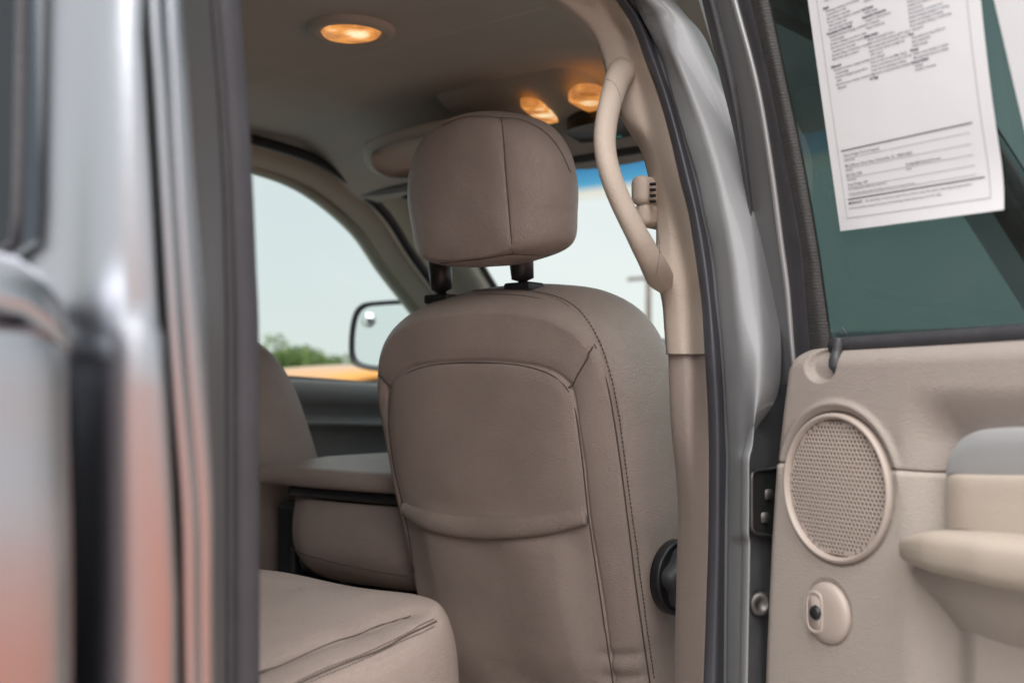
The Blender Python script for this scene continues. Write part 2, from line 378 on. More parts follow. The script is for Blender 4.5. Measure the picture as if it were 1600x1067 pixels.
surf('roof', [roofrow(-1.15, 1.26, .60), roofrow(-.8, 1.345, .62), (roofrow(-.2, 1.375, .63)), roofrow(.35, 1.335, .61)], 'yellow_paint', car, n=24, m=20, thick=.04)
for sx in (-1, 1):
    surf('side_window', [carp([(sx*.62, -1.2, 1.22), (sx*.64, -.2, 1.32), (sx*.62, .5, 1.25)]), carp([(sx*.86, -1.5, .92), (sx*.88, -.2, .93), (sx*.86, 1.1, .90)])], 'car_glass', car, n=16, m=6)
    for (ya, za), (yb, zb) in [((-1.2, 1.26), (-1.75, .90)), ((-.35, 1.32), (-.3, .92)), ((.38, 1.30), (1.2, .87))]:
        tube('pillar', carp([(sx*.63, ya, za), (sx*.89, yb, zb)]), .055, .03, 'yellow_paint', car, n=6, k=8)
surf('windscreen', [carp([(-.58, .36, 1.29), (0, .38, 1.33), (.58, .36, 1.29)]), carp([(-.8, 1.15, .88), (0, 1.25, .9), (.8, 1.15, .88)])], 'car_glass', car, n=14, m=6)
surf('rear_window', [carp([(-.56, -1.16, 1.24), (0, -1.2, 1.27), (.56, -1.16, 1.24)]), carp([(-.78, -1.75, .92), (0, -1.85, .93), (.78, -1.75, .92)])], 'car_glass', car, n=14, m=6)
for sx in (-1, 1):
    for yy in (-1.35, 1.35):
        lathe('wheel', [(.0, -.1), (.2, -.1), (.31, -.09), (.33, -.05), (.33, .05), (.31, .09), (.2, .1), (0, .1)], (yc[0]+sx*.82, yc[1]+yy, .33), (1, 0, 0), 'tyre', car)
# utility pole ahead
pp = EYE+ray(1014, 610)*38
pole = empty('utility_pole', (pp[0], pp[1], 0), 'utility pole with one crossarm seen through the windshield', 'pole')
tube('post', [(pp[0], pp[1], 0), (pp[0], pp[1], CZ+3.9)], [.12, .09], [.12, .09], 'pole_wood', pole, n=6, k=10)
box('crossarm', (pp[0], pp[1]-.1, CZ+3.72), (1.5, .1, .12), 'pole_wood', pole, .01, rot=None)

# ================================================================== the truck
truck = empty('pickup_truck', (CX, 1.2, 0), 'silver four door pickup truck with its rear side door standing open', 'pickup truck')
def Z(dz): return CZ+dz

# ---- cab corner behind the door opening
lev = [-1050, -400, -40, 140, 300, 430, 505, 640, 800, 960, 1200]
def col(pxs, X, lv=lev):
    ys = [-40, 250, 505, 800, 1200]
    return [atX(np.interp(y, ys, pxs), y, X if not callable(X) else X(y)) for y in lv]
def tumb(X0, k=.075): return lambda y: X0-k*max(0, (470-y)/470.)**1.2
# rear wall, rounded corner and skin: plan section swept down
dzs = np.array([-.75, -.45, -.25, -.1, -.0, .026, .032, .045, .10, .17, .24, .34, .45, .58])
rows = []
skin_edge = col([230, 247, 262, 284, 291], tumb(-.478, .0))
se = np.array(skin_edge); yb = .292
for dz in dzs:
    e_ = np.array([np.interp(Z(dz), se[::-1, 2], se[::-1, k]) for k in range(3)])
    b_ = .002 if dz < .03 else 0.
    rx, ry = .050, max(.018, e_[1]-.006-yb)
    s = [(-.80, yb), (-.62, yb), (e_[0]-rx-.02, yb)]+[(e_[0]+b_-rx+rx*math.sin(rad(q)), yb+ry-ry*math.cos(rad(q))) for q in (0, 20, 40, 55, 70, 80, 90)]+[(e_[0]+b_, e_[1]-.002), (e_[0]+b_-.003, e_[1])]
    rows.append([np.array([x, y, Z(dz)]) for x, y in s])
surf('cab_corner', rows, 'silver_paint', truck, n=46, thick=.004)
tube('roof_rail', [(-.60, .36, Z(.56)), (-.61, .6, Z(.585)), (-.625, .9, Z(.585)), (-.64, 1.15, Z(.575))], .035, .03, 'silver_paint', truck, n=30, k=14)
tube('roof_rail_trim', [(-.665, .38, Z(.55)), (-.675, .6, Z(.568)), (-.685, .9, Z(.568)), (-.70, 1.1, Z(.56))], .03, .022, 'trim_beige', truck, n=30, k=14)
# jamb steps from skin edge into the opening
K1 = skin_edge
K1b = [p+np.array([-.0012, .0025, 0]) for p in K1]
K2 = col([258, 272, 287, 310, 313], tumb(-.4785, .0)); K2b = [p+np.array([-.0012, .002, 0]) for p in K2]
K3 = col([285, 301, 322, 334, 334], tumb(-.480, .0)); K3b = [p+np.array([-.012, .004, 0]) for p in K3]
K4 = col([326, 346, 352, 352, 352], tumb(-.572, .0))
K5 = [p+np.array([-.05, .02, 0]) for p in K4]
surf('door_jamb', [K1, K1b, [p+np.array([.0, .0045, 0]) for p in K1], K2, K2b, [p+np.array([.0, .004, 0]) for p in K2], K3, K3b], 'silver_paint', truck, n=50, m=57)
surf('inner_jamb', [K3b, [a*.5+b*.5 for a, b in zip(K3b, K4)], K4, K5], 'jamb_grey', truck, n=50, m=16)
WS = col([347, 366, 377, 378, 378], tumb(-.590, .0))
tube('weatherstrip', WS, .0115, .010, 'rubber_strip', truck, n=60, k=14, upv=(1, 0, 0))
WS2 = col([331, 351, 357, 357, 357], tumb(-.578, .0))
tube('weatherstrip', WS2, .0035, .004, 'rubber', truck, n=60, k=10, upv=(1, 0, 0))
# inner trim behind weatherstrip (faces the cabin)
rows = [[p+np.array([-.006, .004, 0]) for p in WS], [p+np.array([-.05, .0, 0]) for p in WS], [p+np.array([-.12, -.08, 0]) for p in WS]]
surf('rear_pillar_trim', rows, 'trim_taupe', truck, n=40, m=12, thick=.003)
# rear wall with window (the wall seen from the bed side)
wl('rear_wall', [(-.79, .300, Z(-.9)), (-2.30, .300, Z(-.9)), (-2.30, .300, Z(.10)), (-.79, .300, Z(.10)), (-.79, .36, Z(-.9)), (-2.3, .36, Z(-.9)), (-2.3, .36, Z(.1)), (-.79, .36, Z(.1))],
   [(0, 1, 2, 3), (7, 6, 5, 4), (3, 2, 6, 7), (0, 4, 5, 1), (0, 3, 7, 4), (1, 5, 6, 2)], 'silver_paint', truck, False)
wx = at_plane(34, 250, (0, .286, 0), (0, 1, 0))[0]
def rwpt(x, dz): return np.array([x, .2865, Z(dz)])
wl('rear_window', [rwpt(wx, .078), rwpt(wx-.03, .070), rwpt(-2.2, .070), rwpt(-2.2, .5), rwpt(wx-.03, .5)], [(0, 1, 2, 3, 4)], 'rear_glass', truck, False)
bx_ = .2845
tube('rear_window_seal', [(wx-.02, bx_, Z(.52)), (wx-.003, bx_, Z(.30)), (wx, bx_, Z(.10)), (wx-.003, bx_, Z(.076)), (wx-.014, bx_, Z(.069)), (wx-.2, bx_, Z(.067)), (-2.2, bx_, Z(.067))], .0032, .003, 'rubber', truck, n=90, k=10, upv=(0, 1, 0))
box('rear_window_backing', (-1.5, .310, Z(.31)), (1.5, .004, .42), 'black_void', truck, 0)
# roof
def roof_row(y, z, drop=0.):
    hw = .83
    return [(CX+a*hw, y, Z(z+b)) for a, b in [(-.97, -.08), (-.88, -.02), (-.6, .012), (0, .025), (.6, .012), (.88, -.02), (.97, -.08)]]
surf('roof', [roof_row(.30, .58), roof_row(.36, .62), roof_row(.9, .66), roof_row(1.5, .66), roof_row(1.9, .62), roof_row(2.02, .575)], 'silver_paint', truck, n=60, m=40, thick=.004)
# headliner
def hl_z(x, y):
    a = abs(x-CX)
    z = .592 - .012*sstep(1.40, 1.36, y) + .0*y
    z -= .02*sstep(.50, .80, a)**1.3
    z -= .105*sstep(1.72, 2.04, y)
    z -= .05*sstep(.6, .34, y)
    z -= .010*math.exp(-((y-1.62)/.05)**2)*math.exp(-((x+1.75)/.05)**2)
    return z
ys = np.concatenate([np.linspace(.36, 1.34, 30), np.linspace(1.345, 1.42, 16), np.linspace(1.43, 2.03, 36)]); xs = np.linspace(CX-.80, CX+.755, 60)
V = [(x, y, Z(hl_z(x, y))) for y in ys for x in xs]
wl('headliner', V, [f[::-1] for f in grid_faces(len(ys), len(xs))], 'headliner', truck)
# dome lamp
dc = atZ(549, 45, Z(.580)); dn = (0, 0, -1)
lens_mat('lens_dome', .36, 90, dc+np.array([.012, .004, -.012]))
lamp = lathe('dome_lamp', [(.074, -.010), (.072, .003), (.066, .010), (.056, .011), (.050, .006)], dc, dn, 'headliner', truck, k=40, ref=(0, 1, 0), scale2=.95)
lathe('lens', [(0.0, .014), (.026, .0135), (.042, .011), (.047, .004), (.047, 0)][::-1], dc, dn, 'lens_dome', lamp, k=36, ref=(0, 1, 0), scale2=1.12)
# overhead console
oc = atZ(905, 178, Z(.55))
oh = surf('overhead_console', [[(CX+a*.15, y, Z(z)) for a, z in [(-1.15, z0+.03), (-1, z0), (-.5, z0-.012), (0, z0-.014), (.5, z0-.012), (1, z0), (1.15, z0+.03)]] for y, z0 in [(1.66, .61), (1.70, .568), (1.80, .556), (1.95, .535), (2.08, .505), (2.10, .53)]], 'visor', truck, n=40, m=30)
def oc_pt(px, py, dz): return atZ(px, py, Z(dz))
for pxs in ([(814, 158), (840, 160), (876, 185), (868, 192), (840, 182), (820, 170)], [(888, 152), (905, 136), (940, 140), (952, 165), (936, 176), (905, 165)]):
    C_ = spline([oc_pt(a, b+4, .541) for a, b in pxs], 36, True); c0 = C_.mean(0)
    V = list(C_+[0, 0, .010])+list(C_)+list(c0+(C_-c0)*.85-[0, 0, .003])+[c0-[0, 0, .004]]
    F = grid_faces(3, 36, True)+[(72+(j+1) % 36, 72+j, 108) for j in range(36)]
    lm_ = 'lens_map_%d' % pxs[0][0]; lens_mat(lm_, .32, 80, c0+np.array([.006, 0, -.004]))
    wl('map_lamp_lens', V, F, lm_, oh)
C_ = spline([oc_pt(a, b, .515) for a, b in [(886, 205), (930, 192), (990, 178), (1012, 205), (990, 232), (930, 240), (905, 222)]], 40, True); c0 = C_.mean(0)
wl('display', list(C_+[0, 0, .03])+list(C_)+[c0-[0, 0, .004]], grid_faces(2, 40, True)+[(40+(j+1) % 40, 40+j, 80) for j in range(40)], 'black_plastic', oh)
dgp = oc_pt(966, 214, .508)
box('display_digits', dgp, (.014, .007, .001), 'display_digit', oh, 0)
# sun visor (driver)
vp = [atZ(a, b, Z(.505)) for a, b in [(567, 238), (580, 222), (640, 204), (720, 190), (800, 190), (800, 262), (720, 268), (620, 275), (580, 264)]]
C_ = spline(vp, 60, True); c0 = C_.mean(0)
V = list(c0+(C_-c0)*.93+[0, 0, .012])+list(C_+[0, 0, .006])+list(C_-[0, 0, .004])+list(c0+(C_-c0)*.9-[0, 0, .011])+[c0+[0, 0, .014], c0-[0, 0, .013]]
F = grid_faces(4, 60, True)+[(j, (j+1) % 60, 240) for j in range(60)]+[(180+(j+1) % 60, 180+j, 241) for j in range(60)]
wl('sun_visor', V, F, 'visor', truck)
box('visor_shadow_gap', (CX-.3, 1.985, Z(.50)), (.9, .03, .03), 'dark_plastic', truck, .006)  # dark bar put in for the shadow gap over the visor

# ---- middle pillar: trim with grab handle, strip, painted jamb
LV = [-60, 0, 39, 94, 152, 215, 280, 336, 406, 474, 553]
def pcol(tab, X, lv, dX=None):
    ys = [a for a, _ in tab]; xs = [b for _, b in tab]
    def ex(y):
        if y < ys[0]: return xs[0]+(y-ys[0])*(xs[1]-xs[0])/(ys[1]-ys[0])
        if y > ys[-1]: return xs[-1]+(y-ys[-1])*(xs[-1]-xs[-2])/(ys[-1]-ys[-2])
        return np.interp(y, ys, xs)
    def lean(y):
        q = max(0, (560-y)/560.); return -.055*q-.085*q**3
    return [atX(ex(y), y, X+lean(y)) for y in lv]
tL = [(-60, 800), (0, 869), (25, 900), (55, 927), (87, 941), (123, 950), (182, 971), (228, 1000), (262, 1011), (305, 1021), (341, 1026), (430, 1027), (473, 1036), (560, 1043)]
tC = [(0, 933), (55, 971), (131, 997), (205, 1018), (280, 1038), (333, 1053), (400, 1067), (462, 1076), (552, 1080)]
tO = [(0, 962), (39, 987), (94, 1008), (152, 1029), (215, 1047), (280, 1062), (336, 1076), (406, 1087), (474, 1096), (555, 1101)]
LVd = [-60, 0, 25, 55, 87, 123, 155, 190, 228, 262, 305, 341, 385, 430, 473, 515, 553]
A_ = pcol(tL, -.665, LVd); B_ = pcol(tC, -.632, LVd); C2 = pcol(tO, -.600, LVd)
A0 = [p+np.array([-.035, .07, 0]) for p in A_]; Am = [p+np.array([-.010, .015, 0]) for p in A_]
Ab = [a*.93+b*.07+np.array([.004, -.004, 0]) for a, b in zip(A_, B_)]
mid = [(a+b)/2+np.array([.003, -.004, 0]) for a, b in zip(A_, B_)]
Bp = [p+np.array([.001, -.0015, 0]) for p in B_]
C3 = [p+np.array([-.004, .012, 0]) for p in C2]
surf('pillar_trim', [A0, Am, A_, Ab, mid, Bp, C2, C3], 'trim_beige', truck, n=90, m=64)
LVl = [540, 610, 671, 740, 800, 860, 930, 1000, 1067, 1250]
lL = [(540, 1046), (658, 1050), (763, 1061), (800, 1062), (887, 1060), (1067, 1055)]
lC = [(556, 1084), (700, 1084), (850, 1083), (1067, 1077)]
lO = [(556, 1101), (671, 1107), (820, 1107), (900, 1105), (1067, 1099)]
lA, lB, lO_ = [[p+np.array([-.0012, .0025, 0])*(1 if i < 1 else .3) for i, p in enumerate(q)] for q in (pcol(lL, -.663, LVl), pcol(lC, -.630, LVl), pcol(lO, -.601, LVl))]
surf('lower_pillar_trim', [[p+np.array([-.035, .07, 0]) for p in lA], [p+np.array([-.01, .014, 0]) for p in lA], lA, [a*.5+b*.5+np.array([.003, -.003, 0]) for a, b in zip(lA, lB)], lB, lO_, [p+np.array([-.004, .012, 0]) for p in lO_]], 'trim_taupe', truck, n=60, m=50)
# strip
LVa = [-60, 0, 39, 94, 152, 215, 280, 336, 406, 474, 553, 671, 820, 950, 1067, 1250]
tW = [(0, 983), (39, 1008), (94, 1029), (157, 1050), (280, 1084), (330, 1095), (406, 1110), (541, 1124), (579, 1128), (724, 1134), (800, 1132), (1067, 1130)]
tOa = tO[:-1]+lO
W0 = pcol(tOa, -.598, LVa); W1 = pcol(tW, -.585, LVa)
Wm = [(a+b)/2+np.array([.007, -.010, 0]) for a, b in zip(W0, W1)]
surf('weatherstrip', [[p+np.array([-.002, .012, 0]) for p in W0], W0, Wm, W1, [p+np.array([0., .014, 0]) for p in W1]], 'rubber_strip', truck, n=90, m=20)
# painted flange and jamb
tF1 = [(y, np.interp(y, [a for a, _ in tW], [b for _, b in tW])+8) for y in (0, 94, 280, 406, 541, 700, 1067)]
tF2 = [(0, 1006), (39, 1036), (105, 1060), (168, 1088), (249, 1118), (367, 1140), (462, 1150), (560, 1160), (640, 1164), (700, 1165), (712, 1161), (836, 1160), (850, 1164), (1067, 1160)]
tF3 = [(0, 1030), (39, 1063), (105, 1092), (168, 1123), (249, 1152), (266, 1157), (367, 1170), (462, 1180), (560, 1185), (600, 1183), (640, 1180), (700, 1176), (712, 1171), (836, 1170), (850, 1172), (1067, 1168)]
LVf = sorted(set(LVa+[620, 690, 704, 716, 760, 832, 842, 852]))
g0 = pcol(tW, -.586, LVf); g1 = pcol(tF1, -.578, LVf); g2 = pcol(tF2, -.548, LVf); g3 = pcol(tF3, -.530, LVf)
g1b = [p+np.array([.001, -.005, 0]) for p in g1]
gm = [(a+b)/2+np.array([.003, -.004, 0]) for a, b in zip(g1b, g2)]
g2b = [p+np.array([.003, -.003, 0]) for p in g2]
lowr = [sstep(600, 705, y) for y in LVf]
g4 = [p+np.array([.004, .012, 0])*(1-q)+np.array([-.014, .010, 0])*q for p, q in zip(g3, lowr)]; g5 = [p+np.array([.0, .05, 0])*(1-q)+np.array([-.03, .05, 0])*q for p, q in zip(g3, lowr)]
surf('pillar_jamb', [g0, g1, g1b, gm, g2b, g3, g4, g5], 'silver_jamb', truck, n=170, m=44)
# dark hinge recess with check-strap plate and bolt
wl('hinge_recess', [atX(1163, 600, -.556), atX(1290, 600, -.552), atX(1290, 1300, -.552), atX(1163, 1300, -.556)], [(0, 1, 2, 3)], 'recess_shade', truck, False)
Cp = spline([atX(a, b, -.5475) for a, b in [(1174, 740), (1180, 735), (1200, 733), (1225, 733), (1230, 780), (1225, 838), (1200, 836), (1180, 832), (1174, 826), (1173, 780)]], 60, True)
hg = tube('hinge_plate', list(Cp[::3]), .0016, .0028, 'steel', truck, n=80, k=8, upv=(1, 0, 0), closed=True)
wl('plate_inside', list(Cp+np.array([-.001, .001, 0])), [tuple(range(60))], 'black_void', hg, False)
for (bx, by) in [(1193, 808), (1199, 772)]:
    lathe('bolt', [(.0065, -.004), (.0065, .0025), (.0055, .0035), (0, .0035)], atX(bx, by, -.5485), (.75, -.65, 0), 'steel', hg, k=6)
lathe('hinge_pin', [(.013, -.006), (.0125, .002), (.010, .004), (.006, .004), (.005, .002), (0, .002)], atX(1187, 943, -.550), (.8, -.6, 0), 'steel', truck, k=20)
# grab handle
def gp(px, py, X): return atX(px, py, X)
hpts = [gp(985, 96, -.765), gp(967, 120, -.712), gp(957, 150, -.688), gp(949, 182, -.678), gp(945, 215, -.671), gp(947, 245, -.665), gp(956, 280, -.658), gp(970, 315, -.652), gp(987, 350, -.646), gp(1005, 385, -.643), gp(1024, 420, -.649), gp(1042, 455, -.680)]
tube('grab_handle', hpts, [.003, .0120, .0130, .0112, .0104, .0104, .0104, .0105, .0108, .0115, .0112, .005], [.004, .015, .016, .0145, .0135, .013, .013, .013, .0135, .0145, .0145, .006], 'trim_beige', truck, n=120, k=24, upv=(0, 1, 0))
gh = bpy.data.objects['grab_handle']; pt_ = bpy.data.objects['pillar_trim']; Vg = []; Fg = []
for ob in (gh, pt_):
    k0 = len(Vg); Vg += [v.co[:] for v in ob.data.vertices]; Fg += [tuple(i+k0 for i in p.vertices) for p in ob.data.polygons]
for arc in ([(947, 124), (958, 129), (966, 142), (970, 160), (970, 180)], [(1026, 358), (1030, 375), (1030, 400), (1025, 428)]):
    P = survey(Vg, Fg, densify(arc, 24))
    if len(P) > 4: tube('trim_joint', P, .00032, .00032, 'seam', gh, n=40, k=6, upv=(.3, .8, .2))
# belt height adjuster behind the handle
ba = box('belt_adjuster', atX(1010, 300, -.70), (.022, .04, .034), 'trim_beige', truck, .009, 3)
box('belt_guide', atX(1016, 338, -.70), (.020, .045, .028), 'trim_beige', truck, .009, 3)
for i in range(4): box('slot', atX(1020, 288+i*9, -.683), (.006, .004, .003), 'black_void', ba, 0)

# ---- front part of the cab: front doors, windshield pillars, windshield, dash
def side_x(dz, s, off=0.):          # s=+1 right side, -1 left side; half width with tumblehome
    h = .905-off if dz < .04 else .905-off-.24*(dz-.04)-.12*max(0, dz-.3)**1.5
    return CX+s*h
def sp_(y, dz, s, off=0.): return np.array([side_x(dz, s, off), y, Z(dz)])
top_line = [(1.02, .51), (1.35, .52), (1.62, .522), (1.84, .498), (2.04, .42), (2.175, .325), (2.30, .24), (2.45, .135), (2.60, .03)]
for s in (1, -1):
    nm = 'front_door'
    dr = surf(nm, [[sp_(1.10, d, s) for d in (.035, 0, -.1, -.3, -.6)], [sp_(1.6, d, s) for d in (.030, -.005, -.1, -.3, -.6)], [sp_(2.2, d, s) for d in (.015, -.02, -.1, -.3, -.6)], [sp_(2.6, d, s) for d in (.0, -.03, -.12, -.3, -.6)]], 'silver_paint', truck, n=30, m=30, thick=.003)
    # glass
    tl = np.array(top_line); ylist = np.linspace(1.10, 2.5, 40); V = []
    for y in ylist:
        zt = np.interp(y, tl[:, 0], tl[:, 1]); zb = np.interp(y, [1.1, 1.7, 2.2, 2.6], [.03, .028, .008, -.01])
        for q in np.linspace(0, 1, 8): V.append(sp_(y, zb+(max(zt, zb+.001)-zb)*q, s, .03))
    wl('window_glass', V, grid_faces(40, 8), 'clear_glass', dr)
    # frame outside (painted / black) along the top line
    fr = [sp_(y, d+.012, s, .005) for y, d in top_line]
    tube('window_frame', fr, .016, .022, 'silver_paint' if s > 0 else 'pillar_trim_olive', dr, n=60, k=12)
    tube('window_frame_seal', [sp_(y, d+(-.012 if s > 0 else .012), s, .004) for y, d in top_line], .008, .014, 'rubber', dr, n=60, k=10)
    tube('belt_seal', [sp_(y, d, s, .012) for y, d in [(1.1, .036), (1.7, .034), (2.2, .014), (2.5, 0)]], .008, .012, 'rubber', dr, n=30, k=8)
    if s < 0:
        # inside of door frame: olive trim then dark seal, then headliner
        rows = [[sp_(y, d-.0, s, .045) for y, d in top_line], [sp_(y+.006, d+.016, s, .070) for y, d in top_line], [sp_(y+.012, d+.032, s, .080) for y, d in top_line]]
        surf('frame_trim', rows, 'pillar_trim_olive', dr, n=60, m=10)
        tube('frame_seal', [sp_(y+.018, d+.042, s, .09) for y, d in top_line], .013, .013, 'black_plastic', dr, n=60, k=10)
        # door panel: rounded top, dark recess, ledge, pocket
        prof = [(.045, .030), (.062, .036), (.085, .030), (.098, .008), (.098, -.015), (.085, -.035), (.078, -.055), (.080, -.062), (.11, -.066), (.118, -.074), (.108, -.082), (.09, -.10), (.085, -.16), (.10, -.22), (.14, -.25), (.14, -.28), (.09, -.32), (.09, -.6)]
        rows = [[sp_(y, d+sl_, s, o_) for o_, d in prof] for y, sl_ in [(1.1, .0), (1.7, -.002), (2.2, -.018), (2.5, -.03)]]
        surf('door_panel', rows, 'dark_door_trim', dr, n=90, m=20)
        for yy in (1.75, 1.85): box('switch', sp_(yy+.08, -.235, s, .13), (.02, .03, .006), 'black_plastic', dr, .002)
    # windshield pillar
    wp = [(1.98, .545), (2.1, .47), (2.25, .36), (2.42, .235), (2.62, .09), (2.72, .02)]
    rows = [[sp_(y, d, s, .02) for y, d in wp], [sp_(y+.01, d+.02, s, .08) for y, d in wp], [sp_(y+.04, d+.02, s, .16) for y, d in wp], [sp_(y+.09, d+.02, s, .17) for y, d in wp]]
    surf('windshield_pillar', rows, 'pillar_trim_olive' if s < 0 else 'trim_beige', truck, n=40, m=14)
    tube('windshield_pillar_edge', [sp_(y+.09, d+.025, s, .172) for y, d in wp], .009, .009, 'black_plastic', truck, n=40, k=8)
    surf('windshield_pillar_skin', [[sp_(y, d+.004, s, .0) for y, d in wp], [sp_(y+.015, d+.03, s, .03) for y, d in wp], [sp_(y+.09, d+.035, s, .14) for y, d in wp]], 'silver_paint' , truck, n=40, m=10)
# windshield
wsh = [(2.02, .515), (2.2, .415), (2.4, .29), (2.6, .15), (2.76, .03)]
rows = []
for y, d in wsh:
    hw = .905-.24*max(0, d-.04)-.12
    rows.append([(CX+a*hw, y+.09*(1-a*a), Z(d+.03)) for a in (-1, -.6, -.2, .2, .6, 1)])
surf('windshield', rows, 'windshield_glass', truck, n=40, m=30)
surf('windshield_header', [[(CX+a, 1.99+.08*(1-a*a), Z(.50)) for a in (-.68, -.3, .0, .3, .68)], [(CX+a, 2.04+.08*(1-a*a), Z(.53)) for a in (-.70, -.3, .0, .3, .70)]], 'headliner', truck, n=30)
# dash, cowl, bonnet
dz_ = [(2.28, -.42), (2.26, -.10), (2.30, .04), (2.38, .095), (2.55, .135), (2.72, .14), (2.9, .10)]
surf('dashboard', [[(CX+a, y+.05*(1-a*a), Z(d)) for y, d in dz_] for a in (-.86, -.4, 0, .4, .86)], 'dark_plastic', truck, n=50, m=30)
surf('bonnet', [[(CX+a*.88, y, Z(d-.06*abs(a)**3)) for a in (-1, -.6, 0, .6, 1)] for y, d in [(2.72, .03), (3.2, .0), (3.8, -.06), (4.1, -.16), (4.15, -.4)]], 'silver_paint', truck, n=40, m=30)
for s in (1, -1):
    surf('front_wing', [[(CX+s*(.88+b), y, Z(d0+dd)) for b, dd in [(0, -.05), (.05, -.12), (.07, -.3), (.07, -.6)]] for y, d0 in [(2.6, .02), (3.2, 0), (3.8, -.06), (4.15, -.18)]], 'silver_paint', truck, n=24, m=20, thick=.003)
surf('instrument_hood', [[(CX-.42+a*.23, y, Z(d-(.035 if abs(a) > .9 else 0))) for a in (-1.05, -.95, -.5, 0, .5, .95, 1.05)] for y, d in [(2.20, .03), (2.21, .125), (2.26, .165), (2.40, .15), (2.55, .07)]], 'dark_plastic', truck, n=40, m=24)
# steering wheel
a_ = np.linspace(0, 2*math.pi, 24, endpoint=False)
stw = tube('steering_wheel', [(CX-.42+.185*math.cos(t), 2.02-.07*math.sin(t), Z(-.08)+.17*math.sin(t)) for t in a_], .014, .014, 'dark_plastic', truck, n=60, k=10, upv=(0, 1, .4), closed=True)
for t in (rad(200), rad(340), rad(270)): tube('spoke', [(CX-.42, 2.04, Z(-.08)), (CX-.42+.18*math.cos(t), 2.02-.07*math.sin(t), Z(-.08)+.165*math.sin(t))], .022, .010, 'dark_plastic', stw, n=6, k=8)
lathe('hub', [(.06, 0), (.06, .02), (.04, .035), (0, .04)], (CX-.42, 2.06, Z(-.09)), (0, -1, .4), 'dark_plastic', stw, k=20)
# left side behind the driver door (never in view, closes the cabin)
surf('left_side_panel', [[sp_(y, d, -1) for d in (.04, -.1, -.3, -.6)] for y in (.30, .7, 1.10)], 'silver_paint', truck, n=12, thick=.06)
surf('left_pillar', [[sp_(y, d, -1) for d in (.03, .2, .4, .55)] for y in (1.02, 1.14)], 'silver_paint', truck, n=12, thick=.05)
surf('left_rear_pillar', [[sp_(y, d, -1) for d in (.03, .2, .4, .55)] for y in (.30, .46)], 'silver_paint', truck, n=12, thick=.05)
wl('left_rear_window', [sp_(.46, .03, -1, .03), sp_(1.02, .03, -1, .03), sp_(1.02, .52, -1, .03), sp_(.46, .52, -1, .03)], [(0, 1, 2, 3)], 'door_glass', truck, False)
# floor, sill, tunnel
box('floor', (CX, 1.4, Z(-.72)), (1.76, 2.3, .05), 'carpet', truck, .01)
surf('floor_hump', [[(CX+a, y, Z(b)) for a, b in [(-.34, -.70), (-.28, -.50), (-.2, -.36), (0, -.325), (.2, -.335), (.28, -.50), (.34, -.70)]] for y in (.55, 1.0, 1.5, 2.2)], 'carpet', truck, n=40, m=20)
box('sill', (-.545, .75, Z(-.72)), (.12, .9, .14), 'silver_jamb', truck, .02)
# ---- bed
def bed_sec(y, sc=1.): return [(-.452-.09, y, Z(.052)), (-.452-.05, y, Z(.060)), (-.452-.010, y, Z(.0585)), (-.4525, y, Z(.046)), (-.4500, y, Z(.0345)), (-.4540, y, Z(.0325)), (-.466, y, Z(.0315)), (-.466, y, Z(.0285)), (-.4535, y, Z(.024)), (-.4500, y, Z(-.02)), (-.4460, y, Z(-.07)), (-.4440, y, Z(-.15)), (-.446, y, Z(-.3)), (-.452, y, Z(-.6))]
def bshift(sec, f): return [(x-f[0], y, z-f[1] if i < 7 else z) for i, (x, y, z) in enumerate(sec)]
yb1 = .261
rows = [bed_sec(-2.0), bed_sec(-.5), bed_sec(.0), bed_sec(.18), bshift(bed_sec(.225), (0, 0)), bshift(bed_sec(.238), (.0005, .002)), bshift(bed_sec(.249), (.001, .008)), bshift(bed_sec(.2565), (.0025, .014)), bshift(bed_sec(yb1), (.007, .018)), [(x-.02, yb1+.002, z-.016 if i < 7 else z) for i, (x, y, z) in enumerate(bed_sec(yb1))], [(x-.08, yb1+.002, z-.016 if i < 7 else z) for i, (x, y, z) in enumerate(bed_sec(yb1))]]
surf('bed_side', rows, 'silver_paint', truck, n=120, thick=.002)
box('bed_front_wall', (CX, .22, Z(-.33)), (1.8, .05, .72), 'silver_paint', truck, .01)
box('bed_floor', (CX, -.9, Z(-.62)), (1.8, 2.2, .05), 'black_plastic', truck, .01)
box('gap_shade_sheet', (CX-.1, .275, Z(-.55)), (1.6, .02, .9), 'black_void', truck, 0)  # black sheet added to stand for shade between cab and bed

# ---- driver side mirror
mc = atX(612, 524, -2.52)
mn = np.array([.40, -.916, .0]); mn /= np.linalg.norm(mn); ms = np.cross((0, 0, 1), mn); ms /= np.linalg.norm(ms)
def mo(a, b, d): return mc+ms*a+np.array([0, 0, 1.])*b+mn*d
out_ = [(-.125, -.06), (-.122, .04), (-.095, .092), (-.03, .103), (.08, .103), (.125, .08), (.13, -.05), (.10, -.093), (.0, -.100), (-.09, -.092)]
Co = spline([(a*1.08, b*1.06-.003, 0) for a, b in out_], 60, True)
V = []
for scl, d in [(.86, .004), (.93, .004), (.96, .012), (1.0, .010), (1.02, -.02), (.95, -.07), (.6, -.10), (.05, -.11)]: V += [mo(a*scl, b*scl, d) for a, b, _ in Co]
sm = wl('side_mirror', V, grid_faces(8, 60, True), 'black_plastic', truck)
wl('mirror_glass', [mo(a*.865, b*.865, .006) for a, b, _ in Co], [tuple(range(60))], 'mirror', sm, False)
# blind-spot bubble
bc = mo(-.075, .048, .007)
lathe('spot_mirror', [(.024, 0), (.023, .004), (.018, .009), (.010, .012), (0, .013)], bc, mn, 'mirror', sm, k=28)
tube('mirror_arm', [mo(.10, -.04, -.05), sp_(2.36, .03, -1)], .03, .02, 'black_plastic', sm, n=8, k=10)

